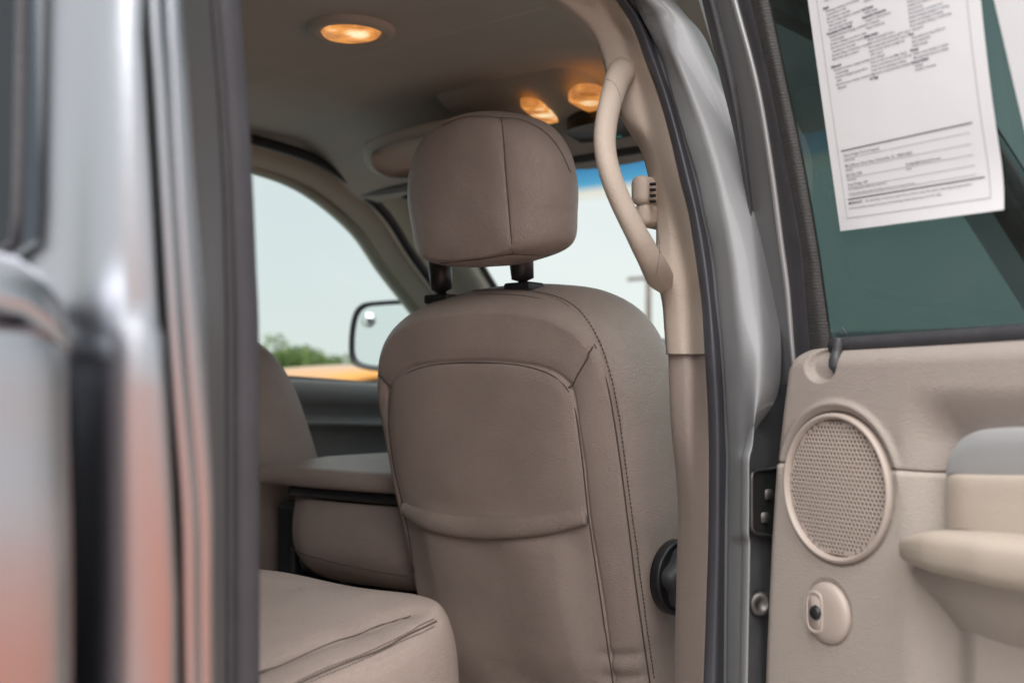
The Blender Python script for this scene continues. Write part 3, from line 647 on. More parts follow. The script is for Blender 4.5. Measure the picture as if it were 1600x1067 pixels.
# ================================================================== open rear door
H0 = np.array([-.529, 1.062]); U = np.array([.9205, -.3907]); W = np.array([-.3907, -.9205])
def D(u, wv, dz): q = H0+U*u+W*wv; return np.array([q[0], q[1], Z(dz)])
DN = np.array([W[0], W[1], 0.])
def door_uv(px, py, wv=0.):
    p = at_plane(px, py, D(0, wv, 0), DN); return np.dot(p[:2]-H0, U), p[2]-CZ
door = surf('rear_door', [[D(u, -.045, d) for d in (.035, -.1, -.3, -.62)] for u in (-.005, .25, .5, .74)]+[[D(.75, -.10, d) for d in (.035, -.1, -.3, -.62)]]+[[D(u, -.125, d) for d in (.035, -.1, -.3, -.62)] for u in (.74, .5, .25, 0)], 'frame_grey', truck, n=20, smooth=False)
door['label'] = 'rear side door swung wide open with beige trim panel'
# trim panels: relief surface
uL_t = np.array([door_uv(a, b) for a, b in [(1262, 542), (1238, 546), (1229, 556), (1222, 580), (1214, 640), (1205, 722), (1197, 850), (1190, 1000), (1186, 1100), (1182, 1250)]])
def uL(dz): return np.interp(-dz, -uL_t[:, 1], uL_t[:, 0])
seamL = np.array([door_uv(a, b) for a, b in [(1190, 721), (1230, 724), (1389, 733), (1440, 739), (1480, 741), (1700, 746)]])
def seam_z(u): return np.interp(u, seamL[:, 0], seamL[:, 1])
belt = np.array([door_uv(a, b) for a, b in [(1230, 546), (1262, 541), (1300, 541), (1450, 532), (1600, 522)]])
def belt_z(u): return np.interp(u, belt[:, 0], belt[:, 1])
spc = np.array(door_uv(1307, 762)); SR = .0785*.97
SR = (door_uv(1307, 645)[1]-door_uv(1307, 879)[1])/2
esc = np.array(door_uv(1295, 957)); ER = (door_uv(1295, 909)[1]-door_uv(1295, 1006)[1])/2
scoop = np.array(door_uv(1281, 570))
ch0 = door_uv(1405, 720)[0]; ch1 = door_uv(1478, 720)[0]
def relief(u, dz):
    zs = seam_z(u); up = dz > zs
    w_ = np.where(up, .0, .0015)
    w_ = w_-.0035*np.exp(-((dz-zs)/.0016)**2)
    # channel that sinks towards the armrest
    sink = sstep(ch0, ch1, u)
    side = np.where(dz > zs, 1., np.where(dz > zs-.06, .95, .55))
    w_ = w_-.020*sink*np.where(dz > zs, sstep(door_uv(1400, 600)[1], door_uv(1400, 690)[1], dz), side)
    w_ = w_+.010*sink*sstep(-.06, -.17, dz)*sstep(ch1, ch1+.03, u)
    # rolled edges
    e1 = np.clip(1-(u-uL(dz))/.016, 0, 1); w_ = w_-.018*(1-np.sqrt(np.clip(1-e1**2, 0, 1)))
    e2 = np.clip(1-(belt_z(u)-dz)/.020, 0, 1); w_ = w_-.024*(1-np.sqrt(np.clip(1-e2**2, 0, 1)))
    # speaker surround
    rs = np.hypot(u-spc[0], dz-spc[1])/SR
    w_ = w_-.0045*np.exp(-((rs-1.015)/.022)**2)-.012*np.where(rs < .93, 1, 0)
    w_ = w_+.0035*np.exp(-((rs-1.13)/.05)**2)*sstep(-.2, .6, (dz-spc[1])/SR)
    re = np.hypot(u-esc[0], dz-esc[1])/ER
    w_ = w_-.003*np.exp(-((re-1.0)/.05)**2)
    # scoop below the lock knob
    du, dv = (u-scoop[0])/.021, (dz-scoop[1])/.0165
    q = np.sqrt(du**2+dv**2); w_ = w_-.009*sstep(1.05, .8, q)
    return w_
us = np.concatenate([np.linspace(0, 1, 170)*.33, .33+np.linspace(.02, 1, 26)*.40])
for nm, z0f, z1f, nz_, mt in [('upper_trim', belt_z, seam_z, 120, 'door_taupe'), ('lower_trim', seam_z, lambda u: np.full_like(u, -.60), 210, 'door_beige')]:
    V = []
    for t in np.linspace(0, 1, nz_):
        dz0 = z0f(us)*(1-t)+z1f(us)*t
        u_ = uL(dz0)+(us)*(1-0)
        dz0 = z0f(u_)*(1-t)+z1f(u_)*t
        w_ = relief(u_, dz0 + (0.0004 if nm == 'upper_trim' else -.0004))
        V += [D(a, b, c_) for a, b, c_ in zip(u_, w_, dz0)]
    wl(nm, V, grid_faces(nz_, len(us)), mt, door)
# speaker: ring and grille with real holes
sc3 = D(spc[0], 0, spc[1])
lathe('speaker_ring', [(SR*1.0, -.006), (SR*1.0, .003), (SR*.99, .0045), (SR*.965, .0058), (SR*.945, .0055), (SR*.925, .0035), (SR*.915, .0005), (SR*.915, -.004)], sc3, DN, 'smooth_beige', door, k=96)
pitch = .0046; R_ = pitch/math.sqrt(3); V = []; F = []
for i in range(-24, 25):
    for j in range(-24, 25):
        a = pitch*(i+.5*(j % 2)); b = pitch*math.sqrt(3)/2*j
        if math.hypot(a, b) > SR*.912: continue
        k0 = len(V); solid = math.hypot(a, b) > SR*.868
        dome = lambda x, y: .0028*(1-(x*x+y*y)/(SR*SR))
        for ring, dd in ((R_, 0), (R_*.64, 0), (R_*.60, -.0012)):
            for q in range(6):
                t = math.pi/6+q*math.pi/3; x, y = a+ring*math.cos(t), b+ring*math.sin(t)
                V.append(D(spc[0]+x, dome(x, y)+dd, spc[1]+y))
        for q in range(6):
            q2 = (q+1) % 6
            F.append((k0+q, k0+q2, k0+6+q2, k0+6+q)); F.append((k0+6+q, k0+6+q2, k0+12+q2, k0+12+q))
        if solid: F.append(tuple(k0+6+q for q in range(6)))
wl('speaker_grille', V, F, 'grille', door, False)
lathe('speaker_cone', [(SR*.9, -.009), (SR*.5, -.0095), (0, -.0097)], sc3, DN, 'black_plastic', door, k=40)
# small oval escutcheon with slot and fastener
ec3 = D(esc[0], 0, esc[1])
es = lathe('escutcheon', [(ER*.99, -.004), (ER*.98, .003), (ER*.9, .0052), (ER*.75, .0068), (ER*.45, .0074), (0, .0076)], ec3, DN, 'smooth_beige', door, k=48, scale2=1.0)
s0 = np.array(door_uv(1283, 955))
so_ = spline([(s0[0]+a, s0[1]+b, 0) for a, b in [(-.0095, -.010), (-.0095, .010), (-.005, .0165), (.004, .0165), (.0085, .010), (.0085, -.010), (.004, -.0165), (-.005, -.0165)]], 40, True)
V = []
for scl, wv in [(1.20, .0070), (1.10, .0088), (1.0, .0084), (.93, .0070), (.90, .0078)]: V += [D(s0[0]+(a-s0[0])*scl, wv, s0[1]+(b-s0[1])*scl) for a, b, _ in so_]
V.append(D(s0[0], .0078, s0[1])); F = grid_faces(5, 40, True)+[(160+j, 160+(j+1) % 40, 200) for j in range(40)]
# cut: slot sits proud as a rimmed recess
wl('slot_rim', V, F, 'smooth_beige', es)
lathe('fastener', [(.0072, 0), (.0072, .0010), (.0055, .0035), (0, .004)], D(s0[0]+.0015, .0076, s0[1]), DN, 'black_plastic', es, k=8)
# lock knob in its scoop
kn = D(*(lambda q: (q[0], .0, q[1]))(door_uv(1300, 560)))
kb = [D(door_uv(1301, y)[0], wv, door_uv(1301, y)[1]) for y, wv in [(583, -.006), (565, -.004), (548, -.006), (538, -.007), (529, -.008)]]
tube('lock_knob', kb, [.003, .0072, .0066, .0050, .0052, .0050], [.003, .0072, .0066, .0050, .0052, .0050], 'dark_plastic', door, n=24, k=14, upv=(1, 0, 0))
# armrest: satin insert, pull block, ledge, underside
def dpt(px, py, wv): u, d = door_uv(px, py, wv); return D(u, wv, d)
ins = [dpt(1483, 741, -.006), dpt(1487, 712, -.006), dpt(1500, 688, -.005), dpt(1525, 674, -.004), dpt(1560, 669, -.004), dpt(1620, 667, -.004), dpt(1750, 664, -.004), dpt(1750, 664, -.004)+np.array([U[0], U[1], 0])*.14]
inb = [dpt(1483, 743, -.003), dpt(1490, 743, -.001), dpt(1510, 743, 0), dpt(1540, 744, 0), dpt(1570, 744, 0), dpt(1630, 745, 0), dpt(1750, 747, 0), dpt(1750, 747, 0)+np.array([U[0], U[1], 0])*.14]
inm = [(a+b)/2+DN*.004 for a, b in zip(ins, inb)]
surf('satin_insert', [[p-DN*.012 for p in ins], ins, [a*.8+b*.2+DN*.004 for a, b in zip(ins, inb)], inm, inb, [p-DN*.01 for p in inb]], 'satin_silver', door, n=60, m=26)
blk_t = [dpt(1479, 745, -.012), dpt(1481, 744, -.002), dpt(1500, 744, .004), dpt(1540, 745, .004), dpt(1620, 746, .004), dpt(1750, 748, .004), dpt(1750, 748, .004)+np.array([U[0], U[1], 0])*.14]
blk_b = [dpt(1477, 828, -.012), dpt(1479, 828, -.001), dpt(1498, 826, .006), dpt(1540, 830, .008), dpt(1620, 838, .008), dpt(1750, 852, .008), dpt(1750, 852, .008)+np.array([U[0], U[1], 0])*.14]
blk_m = [(a+b)/2+DN*.001 for a, b in zip(blk_t, blk_b)]
surf('pull_block', [[p-DN*.012 for p in blk_t], blk_t, blk_m, blk_b], 'armrest', door, n=60, m=24)
# ledge: bar that grows out of the panel
cl = [dpt(1428, 858, .006), dpt(1440, 858, .020), dpt(1480, 861, .030), dpt(1540, 869, .034), dpt(1620, 881, .036), dpt(1800, 900, .036), dpt(1800, 900, .036)+np.array([U[0], U[1], 0])*.14]
ledge = tube('armrest_ledge', cl, [.012, .024, .030, .032, .034, .034, .034], [.009, .0170, .0192, .0202, .0212, .0220, .0225], 'armrest', door, n=80, k=32, power=3.2)
lt = [dpt(1430, 882, .008), dpt(1470, 892, .030), dpt(1530, 905, .040), dpt(1620, 920, .045), dpt(1800, 944, .045), dpt(1800, 944, .045)+np.array([U[0], U[1], 0])*.14]
lb = [dpt(1436, 906, -.010), dpt(1478, 955, -.012), dpt(1510, 990, -.010), dpt(1590, 1020, -.008), dpt(1800, 1060, -.008), dpt(1800, 1060, -.008)+np.array([U[0], U[1], 0])*.14]
lm = [a*.45+b*.55+DN*.006 for a, b in zip(lt, lb)]
surf('armrest_underside', [[p-DN*.004 for p in lt], lt, lm, lb, [p-DN*.012 for p in lb]], 'door_beige', door, n=60, m=26)
# window glass, leaning with the side of the cab
TG = .20
gpn = np.array([DN[0], DN[1], -TG]); gpn /= np.linalg.norm(gpn)
def gpl(px, py, off=0.): return at_plane(px, py, D(0, -.022+off, .045), gpn)
gl = [(1144, -260), (1174, -120), (1199, 0), (1227, 132), (1252, 253), (1275, 385), (1297, 548)]
g_l = [gpl(a-6, b) for a, b in gl]
e_u = np.array([U[0], U[1], 0])
surf('window_glass', [g_l, [p+e_u*.3+np.array([0, 0, .0]) for p in g_l], [p+e_u*.66 for p in g_l]], 'door_glass', door, n=30, m=24)
topf = g_l[0]; rear_b = g_l[-1]+e_u*.66
def dext(P, d=.28): return list(P)+[P[-1]+(P[-1]-P[-2])/np.linalg.norm(P[-1]-P[-2])*d]
def strip(name, left, right, offL, offM, offR, material, back=.02):
    a = [gpl(x, y, offL) for x, y in left]; b = [gpl(x, y, offR) for x, y in right]
    m_ = [gpl((x+x2)/2, (y+y2)/2, offM) for (x, y), (x2, y2) in zip(left, right)]
    return surf(name, [[p-DN*back for p in a], [p-DN*.002 for p in a], a, m_, b, [p-DN*.002 for p in b], [p-DN*back for p in b]], material, door, n=60, m=24)
yl = [-260, -120, 0, 130, 253, 385, 455, 545, 600]
def ln_(tab): return [(tab[-1][0]+(y-545)*.12 if y > 545 else np.interp(y, [b for _, b in tab], [a for a, _ in tab]) if y >= 0 else tab[0][0]+(tab[1][0]-tab[0][0])/(tab[1][1]-tab[0][1])*(y-tab[0][1]), y) for y in yl]
s0_ = ln_([(1097, 0), (1136, 167), (1156, 253), (1174, 380), (1190, 545)])
s1_ = ln_([(1118, 0), (1154, 152), (1173, 304), (1198, 527), (1200, 545)])
s2_ = ln_([(1142, 0), (1177, 127), (1199, 253), (1226, 456), (1234, 545)])
s2b = ln_([(1150, 0), (1184, 127), (1206, 253), (1233, 456), (1240, 545)])
s3_ = ln_([(1199, 0), (1227, 132), (1252, 253), (1275, 385), (1297, 545)])
s2c = ln_([(1172, 0), (1203, 130), (1227, 253), (1252, 385), (1266, 545)])
strip('door_seal', s0_, s1_, -.006, .004, -.002, 'rubber')
strip('window_frame', s1_, s2_, -.004, -.003, -.004, 'frame_grey')
strip('frame_edge', s2_, s2b, .0, .002, .0, 'satin_silver')
strip('glass_channel', s2b, s2c, -.002, .001, .0, 'rubber')
strip('glass_channel', s2c, s3_, .001, .006, .001, 'rubber_ribbed', .004)
tube('window_frame', [topf-e_u*.03, topf+e_u*.2+np.array([0, 0, .012]), topf+e_u*.42+np.array([0, 0, .008]), topf+e_u*.60-np.array([0, 0, .03]), topf*.7+g_l[-1]*.3+e_u*.665, topf*.3+g_l[-1]*.7+e_u*.675, rear_b+e_u*.01], .02, .03, 'frame_grey', door, n=70, k=12, upv=gpn)
tube('belt_seal', [gpl(1300, 541, .008), gpl(1450, 531, .008), gpl(1600, 521, .008), gpl(1750, 510, .008), gpl(1750, 510, .008)+e_u*.3], .006, .008, 'rubber', door, n=30, k=8)
# maker's mark etched in the glass corner
def text_mesh(body, size, align='LEFT', bold=0.):
    cu = bpy.data.curves.new('t', 'FONT'); cu.body = body; cu.size = size; cu.align_x = align; cu.resolution_u = 2; cu.space_line = 1.216; cu.offset = bold
    ob = bpy.data.objects.new('t', cu); COL.objects.link(ob); dg = bpy.context.evaluated_depsgraph_get(); dg.update()
    me = bpy.data.meshes.new_from_object(ob.evaluated_get(dg)); bpy.data.objects.remove(ob)
    V = np.array([v.co[:] for v in me.vertices]); F = [tuple(p.vertices) for p in me.polygons]; bpy.data.meshes.remove(me); return V, F
mk = gpl(1318, 531, .002); gup = np.cross(gpn, e_u); gup /= np.linalg.norm(gup)
if gup[2] < 0: gup = -gup
Vt, Ft = text_mesh('SAFEGUARD', .0042, 'CENTER')
wl('glass_mark', [mk+e_u*v[0]*1.15+gup*v[1] for v in Vt], Ft, 'ink', door, False)
for pts in ([(-.006, .005), (0, .0125), (.006, .005)], [(-.003, .008), (0, .0105), (.003, .008), (0, .006), (-.003, .008)]):
    tube('glass_mark', [mk+e_u*a+gup*b for a, b in pts], .0004, .0003, 'ink', door, n=14, k=5, upv=gpn)

# ================================================================== papers in the window
def paper_on(name, bl, br, tl, label, texts, wid=None):
    o0 = gpl(*bl, .004); ey = gpl(*tl, .004)-o0
    if wid is None: ex = gpl(*br, .004)-o0; wid = np.linalg.norm(ex); ex /= wid
    else:
        ey /= np.linalg.norm(ey); ex = np.cross(ey, gpn); ex = ex if np.dot(ex, e_u) > 0 else -ex; o0 = o0-ey*.10
    ey -= ex*np.dot(ey, ex); ey /= np.linalg.norm(ey); hgt = wid*11/8.5
    nn = np.cross(ex, ey); nn = nn if np.dot(nn, gpn) > 0 else -nn
    S = wid/8.5
    def P(x, y, lift=0.):       # inches on the sheet -> place
        c_ = .004*math.sin(x/8.5*2.3+.4)+.003*math.sin(y/11*4.)*(x/8.5)-.004+.006*max(0, 1-y/2.)**2*(x/8.5)
        return o0+ex*x*S+ey*y*S+nn*(c_+.004+lift)
    root = empty(name, o0, label, 'paper', 'sale papers taped inside the door window')
    V = [P(x, y) for y in np.linspace(0, 11, 34) for x in np.linspace(0, 8.5, 26)]
    s = wl('sheet', V, grid_faces(34, 26), 'paper', root)
    for kind, arg in texts:
        if kind == 'rule':
            (x0, y0, x1, y1, th, mt) = arg; k = 24; dx, dy = x1-x0, y1-y0; L = math.hypot(dx, dy); px_, py_ = -dy/L*th/2, dx/L*th/2; V = []
            for t in np.linspace(0, 1, k): V += [P(x0+dx*t+px_, y0+dy*t+py_, .0005), P(x0+dx*t-px_, y0+dy*t-py_, .0005)]
            wl('printed_rule', V, grid_faces(k, 2), mt, root, False)
        else:
            x0, y0, size, body, bold = arg; Vt, Ft = text_mesh(body, size, bold=bold)
            if len(Vt): wl('printed_text', [P(x0+v[0], y0+v[1], .0005) for v in Vt], Ft, 'ink', root, False)
    return wid
T = []
def rule(x0, y0, x1, y1, th=.022, mt='ink_rule'): T.append(('rule', (x0, y0, x1, y1, th, mt)))
def txt(x, y, s, body, bold=0.): T.append(('text', (x, y, s, body, bold)))
rule(.55, .5, 7.95, .5); rule(.55, .5, .55, 10.6); rule(7.95, .5, 7.95, 10.6); rule(.55, 10.6, 7.95, 10.6)
rule(.75, 3.32, 7.55, 3.32, .045, 'ink'); rule(.75, 1.28, 7.75, 1.28, .045, 'ink')
for yy in (2.98, 2.56, 2.16, 1.76, 1.42): rule(.85, yy, 7.4, yy, .018)
txt(.85, 3.06, .17, 'Gene Hodges Ford of Augusta'); txt(.85, 2.86, .10, 'DEALER NAME')
txt(.85, 2.62, .17, '860 Jefferson Davis Hwy, Graniteville, SC, 29829-4022'); txt(.85, 2.44, .10, 'ADDRESS')
txt(.85, 2.22, .17, '803 593 2780'); txt(.85, 2.04, .10, 'TELEPHONE'); txt(4.2, 2.22, .16, 'jhodges@milesautollc.com'); txt(4.2, 2.04, .10, 'EMAIL')
txt(.85, 1.83, .16, 'Greg Hodges, GM'); txt(.85, 1.64, .115, 'FOR COMPLAINTS AFTER SALE, CONTACT:')
txt(.85, 1.46, .12, 'I hereby acknowledge receipt of the Buyers Guide at the closing of this sale.')
txt(.75, 1.06, .145, 'IMPORTANT:', .004); txt(1.75, 1.06, .135, 'The information on this form is part of any contract to buy this vehicle. Removing this label before')
txt(.75, .86, .135, 'consumer purchase (except for purpose of test-driving) violates federal law (16 C.F.R. 455).')
c1 = ['*Frame & Body', 'Frame-cracks, corrective welds, or rusted', '  through', 'Dog tracks-bent or twisted frame', '', '*Engine', 'Oil leakage, excluding normal seepage', 'Cracked block or head', 'Belts missing or inoperable', 'Knocks or misses related to camshaft', '  lifters and push rods', 'Abnormal exhaust discharge', '*Transmission & Drive Shaft', 'Improper fluid level or leakage, excluding', '  normal seepage', 'Cracked or damaged case which is visible', 'Abnormal noise or vibration caused by faulty', '  transmission or drive shaft', 'Improper shifting or functioning in any gear', 'Manual clutch slips or chatters', '', '*Differential', 'Improper fluid level or leakage excluding', '  normal seepage', 'Cracked or damaged housing which is', '  visible', 'Abnormal noise or vibration caused by faulty', '  differential']
c2 = ['*Cooling System', 'Leakage including radiator', 'Improperly functioning water pump', '', '*Electrical System', 'Battery leakage', 'Improperly functioning alternator, generator,', '  battery, or starter', '', '*Fuel System', 'Visible leakage', '*Inoperable Accessories', 'Gauges or warning devices', 'Air conditioner', 'Heater & Defroster', '', '*Brake System', 'Failure warning light broken', 'Pedal not firm under pressure (DOT spec.)', 'Not enough pedal reserve (DOT spec.)', 'Does not stop vehicle in straight line', '  (DOT spec.)', 'Hoses damaged', 'Drum or rotor too thin (Mfgr. Specs)', 'Lining or pad thickness less than 1/32 inch', 'Power unit not operating or leaking', 'Structural or mechanical parts damaged', '*Air Bags']
c3 = ['*Steering System', 'Too much free play at steering wheel', '  (DOT specs.)', 'Free play in linkage more than 1/4 inch', 'Steering gear binds or jams', 'Front wheels aligned improperly', '  (DOT specs.)', 'Power unit belts cracked or slipping', 'Power unit fluid level improper', '*Suspension System', 'Ball joint seals damaged', 'Structural parts bent or damaged', 'Stabilizer bar disconnected', 'Spring broken', 'Shock absorber mounting loose', 'Rubber bushings damaged or missing', 'Radius rod damaged or missing', 'Shock absorber leaking or functioning', '  improperly', '*Tires', 'Tread depth less than 2/32 inch', 'Sizes mismatched', 'Visible damage', '*Wheels', 'Visible cracks, damage or repairs', 'Mounting bolts loose or missing', '*Exhaust System', 'Leakage', 'Catalytic Converter']
for x0, y0, colm in ((.85, 9.95, c1), (2.95, 9.95, c2), (5.15, 9.95, c3)):
    y = y0
    head = [q[1:] if q.startswith('*') else '' for q in colm]; rest = [('  '+q) if not q.startswith('*') else '' for q in colm]
    sz = .125
    for part, bo in ((head, .006), (rest, .002)):
        for i, q in enumerate(part):
            if q: pass
    # one block per column, headings bolder
    for i, q in enumerate(colm):
        if q.startswith('*'): txt(x0, y-i*.152, .135, q[1:], .006)
    blk = ''
    start = None
    for i, q in enumerate(colm+['*']):
        if q.startswith('*') or q == '':
            if blk: txt(x0+.14, y-start*.152, sz, blk[:-1], .001)
            blk = ''; start = None
        else:
            if start is None: start = i
            blk += q+'\n'
txt(.75, 10.25, .13, 'Below is a list of some major defects that may occur in used vehicles.')
# default line spacing of a text block is one size; the blocks are spaced to .152 in
PW = paper_on('paper_notice', (1315, 361), (1579, 326), (1232, 0), 'white printed sale notice with columns of small text behind door glass', T)
PW2 = paper_on('paper_sheet', (1602, 200), None, (1556, 4), 'blank white paper edge beside the printed notice in door window', [], PW)
print('paper width', PW)

# ================================================================== front passenger seat
REC = rad(14); SX = -1.0
S_bot = np.array([SX, 1.16+.44*math.tan(REC), Z(-.44)])
def seat_M(base, rec, sc=1.): return np.array(Matrix.Translation(Vector(base)) @ Matrix.Rotation(rec, 4, 'X'))
def xf(V, M): V = np.asarray(V); return V@M[:3, :3].T+M[:3, 3]
outline_b = [(.172, .0), (.184, .12), (.194, .26), (.200, .38), (.196, .455), (.172, .512), (.125, .543), (.06, .555), (0, .558), (-.06, .555), (-.125, .543), (-.172, .512), (-.196, .455), (-.200, .38), (-.194, .26), (-.184, .12), (-.172, 0), (-.10, -.02), (0, -.02), (.10, -.02)]
M_seat = seat_M(S_bot, REC)
Vb, Fb, nface = pillow(outline_b, .15, (.030, .022), .012, nr=130, ns=40, n=640)
tri = [f for f in Fb]
Wb = xf(Vb, M_seat)
seams = {
 'outer': [(596, 500), (618, 481), (650, 470), (700, 464), (760, 460), (820, 462), (862, 470), (893, 486), (918, 515), (936, 548), (950, 600), (961, 660), (972, 740), (985, 840), (998, 940), (1016, 1067)],
 'panel': [(602, 640), (603, 612), (612, 592), (640, 575), (690, 567), (760, 565), (820, 570), (858, 580), (882, 596), (896, 622), (905, 680), (912, 730), (918, 795), (930, 880), (943, 970), (956, 1067)],
 'panel_l': [(603, 612), (604, 660), (612, 720), (626, 785), (640, 860), (652, 930)],
 'tick_r': [(888, 604), (905, 575), (927, 541)], 'tick_l': [(587, 582), (603, 606)]}
Minv = np.linalg.inv(M_seat)
S3 = {k: survey(Wb, tri, densify(v, 70)) for k, v in seams.items()}
Sl = {k: xf(v, Minv) for k, v in S3.items() if len(v) > 3}
# relief of the face and of the side just beyond it
dep = np.zeros(len(Vb)); P3 = Vb
for k, Ls in Sl.items():
    sel = np.where((Vb[:, 1] < .10))[0]
    d = np.full(len(sel), 1e9)
    Q = Vb[sel]
    for a, b in zip(Ls[:-1], Ls[1:]):
        ab = b-a; t = np.clip(((Q-a)@ab)/(ab@ab+1e-15), 0, 1); d = np.minimum(d, np.linalg.norm(Q-(a+t[:, None]*ab), axis=1))
    dep[sel] += (.0026*np.exp(-(d/.0026)**2) + .0022*np.exp(-(d/.012)**2))*(1 if k in ('outer', 'panel') else .7)
Vb2 = Vb.copy()
face_w = np.where(np.arange(len(Vb)) < nface, 1., np.clip(1-Vb[:, 1]/.05, 0, 1))
Vb2[:, 1] += dep*face_w
# pocket fullness, wear and folds
fx, fz = Vb[:, 0], Vb[:, 2]
inp = sstep(.155, .11, np.abs(fx+.02))*sstep(.02, .10, fz)*sstep(.30, .24, fz)
Vb2[:, 1] -= .007*inp*face_w
fold = .0022*np.sin(fx*38+fz*16+1.2*np.sin(fz*21))*sstep(.33, .22, fz)*sstep(-.01, .03, fz)*sstep(.17, .13, np.abs(fx))
Vb2[:, 1] += fold*face_w
Vb2[:, 1] += (.0018*np.sin(fx*22+3*fz)*np.sin(fz*19+1.)+.0010*np.sin(fx*47-fz*35))*face_w*sstep(.6, .5, fz)
for zc, aa in ((.075, .005), (.105, .004), (.03, .004)):          # creases low on the right border
    Vb2[:, 1] += aa*np.exp(-((fz-zc-.12*(fx-.16))/.008)**2)*sstep(.12, .15, fx)*sstep(.205, .18, fx)*face_w
seat = empty('front_passenger_seat', (SX, S_bot[1], Z(-.72)), 'taupe leather front passenger seat with back pocket and headrest', 'seat', 'leather front seats')
back = wl('seatback', xf(Vb2, M_seat), Fb, 'leather', seat)
face_n = np.array(M_seat[:3, :3])@np.array([0, -1, 0])
treeb = BVHTree.FromPolygons([tuple(v) for v in xf(Vb2, M_seat)], Fb)
def settle(P, lift=.0005, k_=7):
    o_ = []
    for p in P:
        h = treeb.find_nearest(Vector(p)); q = np.array(h[0]); nn_ = np.array(h[1]); o_.append(q+nn_*lift*(1 if np.dot(nn_, EYE-q) > 0 else -1))
    o_ = np.array(o_)
    if k_ > 1 and len(o_) > 2*k_:
        h_ = k_//2; pad = np.vstack([2*o_[0]-o_[h_:0:-1], o_, 2*o_[-1]-o_[-2:-h_-2:-1]])
        o_ = np.stack([np.convolve(pad[:, q], np.ones(k_)/k_, 'valid') for q in range(3)], 1)
    return o_
for k in seams:
    if k in S3 and len(S3[k]) > 3:
        P = settle(S3[k]); tube('seam', P, .0010, .0010, 'seam', back, n=max(20, len(P)*2), k=6, upv=(0.3, 1, .2))
# stitches run beside the outer seam
st = [(a+(7 if b > 560 else 5.5), b-(2 if b > 520 else 7)) for a, b in seams['outer'][3:]]
P = settle(survey(Wb, tri, densify(st, 240)), .0006); stitches('stitching', P, face_n, back, 'seam', .0056, .0036, .0009)
st = [(a+(0), b-6) for a, b in seams['outer'][1:8]]
P = settle(survey(Wb, tri, densify(st, 160)), .0006); stitches('stitching', P, face_n, back, 'thread', .0052, .0034, .0008)
# pocket band: a soft roll
bnd = [(622, 780), (650, 796), (690, 808), (740, 815), (800, 815), (860, 809), (916, 796)]
P = settle(survey(Wb, tri, [(a, b+8) for a, b in densify(bnd, 40)]), .0, 5)
tube('pocket_band', P+face_n*.001, [.006, .0085, .0085, .0085, .0085, .0085, .006], [.010, .014, .0155, .0155, .015, .014, .0125], 'leather_band', back, n=90, k=16, upv=(0, .2, 1))
# front cushion and base of the seat
def cushion(parent, cx, y0, y1, ztop, hw, mname='leather', tilt=rad(6)):
    oc_ = [(hw*.95, y0), (hw, (y0+y1)/2), (hw*.97, y1-.05), (hw*.8, y1), (0, y1+.015), (-hw*.8, y1), (-hw*.97, y1-.05), (-hw, (y0+y1)/2), (-hw*.95, y0), (0, y0-.01)]
    V, F, _ = pillow(oc_, .14, (.025, .025), .02, nr=20, ns=14, n=120)
    Q = np.column_stack([V[:, 0]+cx, V[:, 2], ztop-V[:, 1]+(V[:, 2]-y0)*math.tan(tilt)])
    return wl('cushion', Q, [f[::-1] for f in F], mname, parent)
cushion(seat, SX, 1.33, 1.80, Z(-.33), .22)
box('seat_base', (SX, 1.52, Z(-.585)), (.38, .44, .23), 'dark_plastic', seat, .02)
# headrest
hr_out = [(a*.94, b*.90) for a, b in [(.080, .012), (.090, .055), (.092, .10), (.084, .142), (.062, .175), (.032, .192), (0, .197), (-.032, .192), (-.062, .175), (-.084, .142), (-.092, .10), (-.090, .055), (-.080, .012), (-.04, .0), (0, -.002), (.04, .0)]]
Vh, Fh, nfh = pillow(hr_out, .112, (.040, .012), .008, nr=80, ns=40, n=420, front_bulge=.012)
M_h = seat_M(np.array([SX+.016, 1.112, Z(.172)]), rad(7))
Wh = xf(Vh, M_h)
hs = {'edge': [(783, 183), (786, 215), (789, 260), (793, 310), (797, 355), (800, 398)], 'bottom': [(652, 410), (690, 413), (740, 408), (800, 400), (850, 401), (890, 396)],
      'top': [(690, 196), (715, 186), (745, 181), (783, 182), (815, 186), (850, 204), (876, 234), (893, 270)]}
H3 = {k: survey(Wh, Fh, densify(v, 60)) for k, v in hs.items()}
dep = np.zeros(len(Vh))
cn = np.array([0, .056, .09])
for k, v in H3.items():
    if len(v) < 4: continue
    Ls = xf(v, np.linalg.inv(M_h)); d = np.full(len(Vh), 1e9)
    for a, b in zip(Ls[:-1], Ls[1:]):
        ab = b-a; t = np.clip(((Vh-a)@ab)/(ab@ab+1e-15), 0, 1); d = np.minimum(d, np.linalg.norm(Vh-(a+t[:, None]*ab), axis=1))
    dep += (.0014*np.exp(-(d/.0024)**2)+.0010*np.exp(-(d/.010)**2))*(.5 if k == 'top' else 1)
dirn = cn-Vh; dirn /= np.linalg.norm(dirn, axis=1)[:, None]
Vh2 = Vh+dirn*dep[:, None]
Vh2 += dirn*(.0008*np.sin(Vh[:, 0]*60+Vh[:, 2]*25)*np.sin(Vh[:, 2]*48))[:, None]
head = wl('headrest', xf(Vh2, M_h), Fh, 'leather', seat)
treeb = BVHTree.FromPolygons([tuple(v) for v in xf(Vh2, M_h)], Fh)
for k, v in H3.items():
    if len(v) > 3:
        P = settle(v, .0004); tube('seam', P, .0006, .0006, 'seam', head, n=80, k=6, upv=(.3, 1, .2))
P = settle(survey(Wh, Fh, densify([(a, b+3) for a, b in hs['top']], 200)), .0005)
if len(P) > 4: stitches('stitching', P, np.array([.1, -.9, .4]), head, 'thread', .0045, .003, .0005)
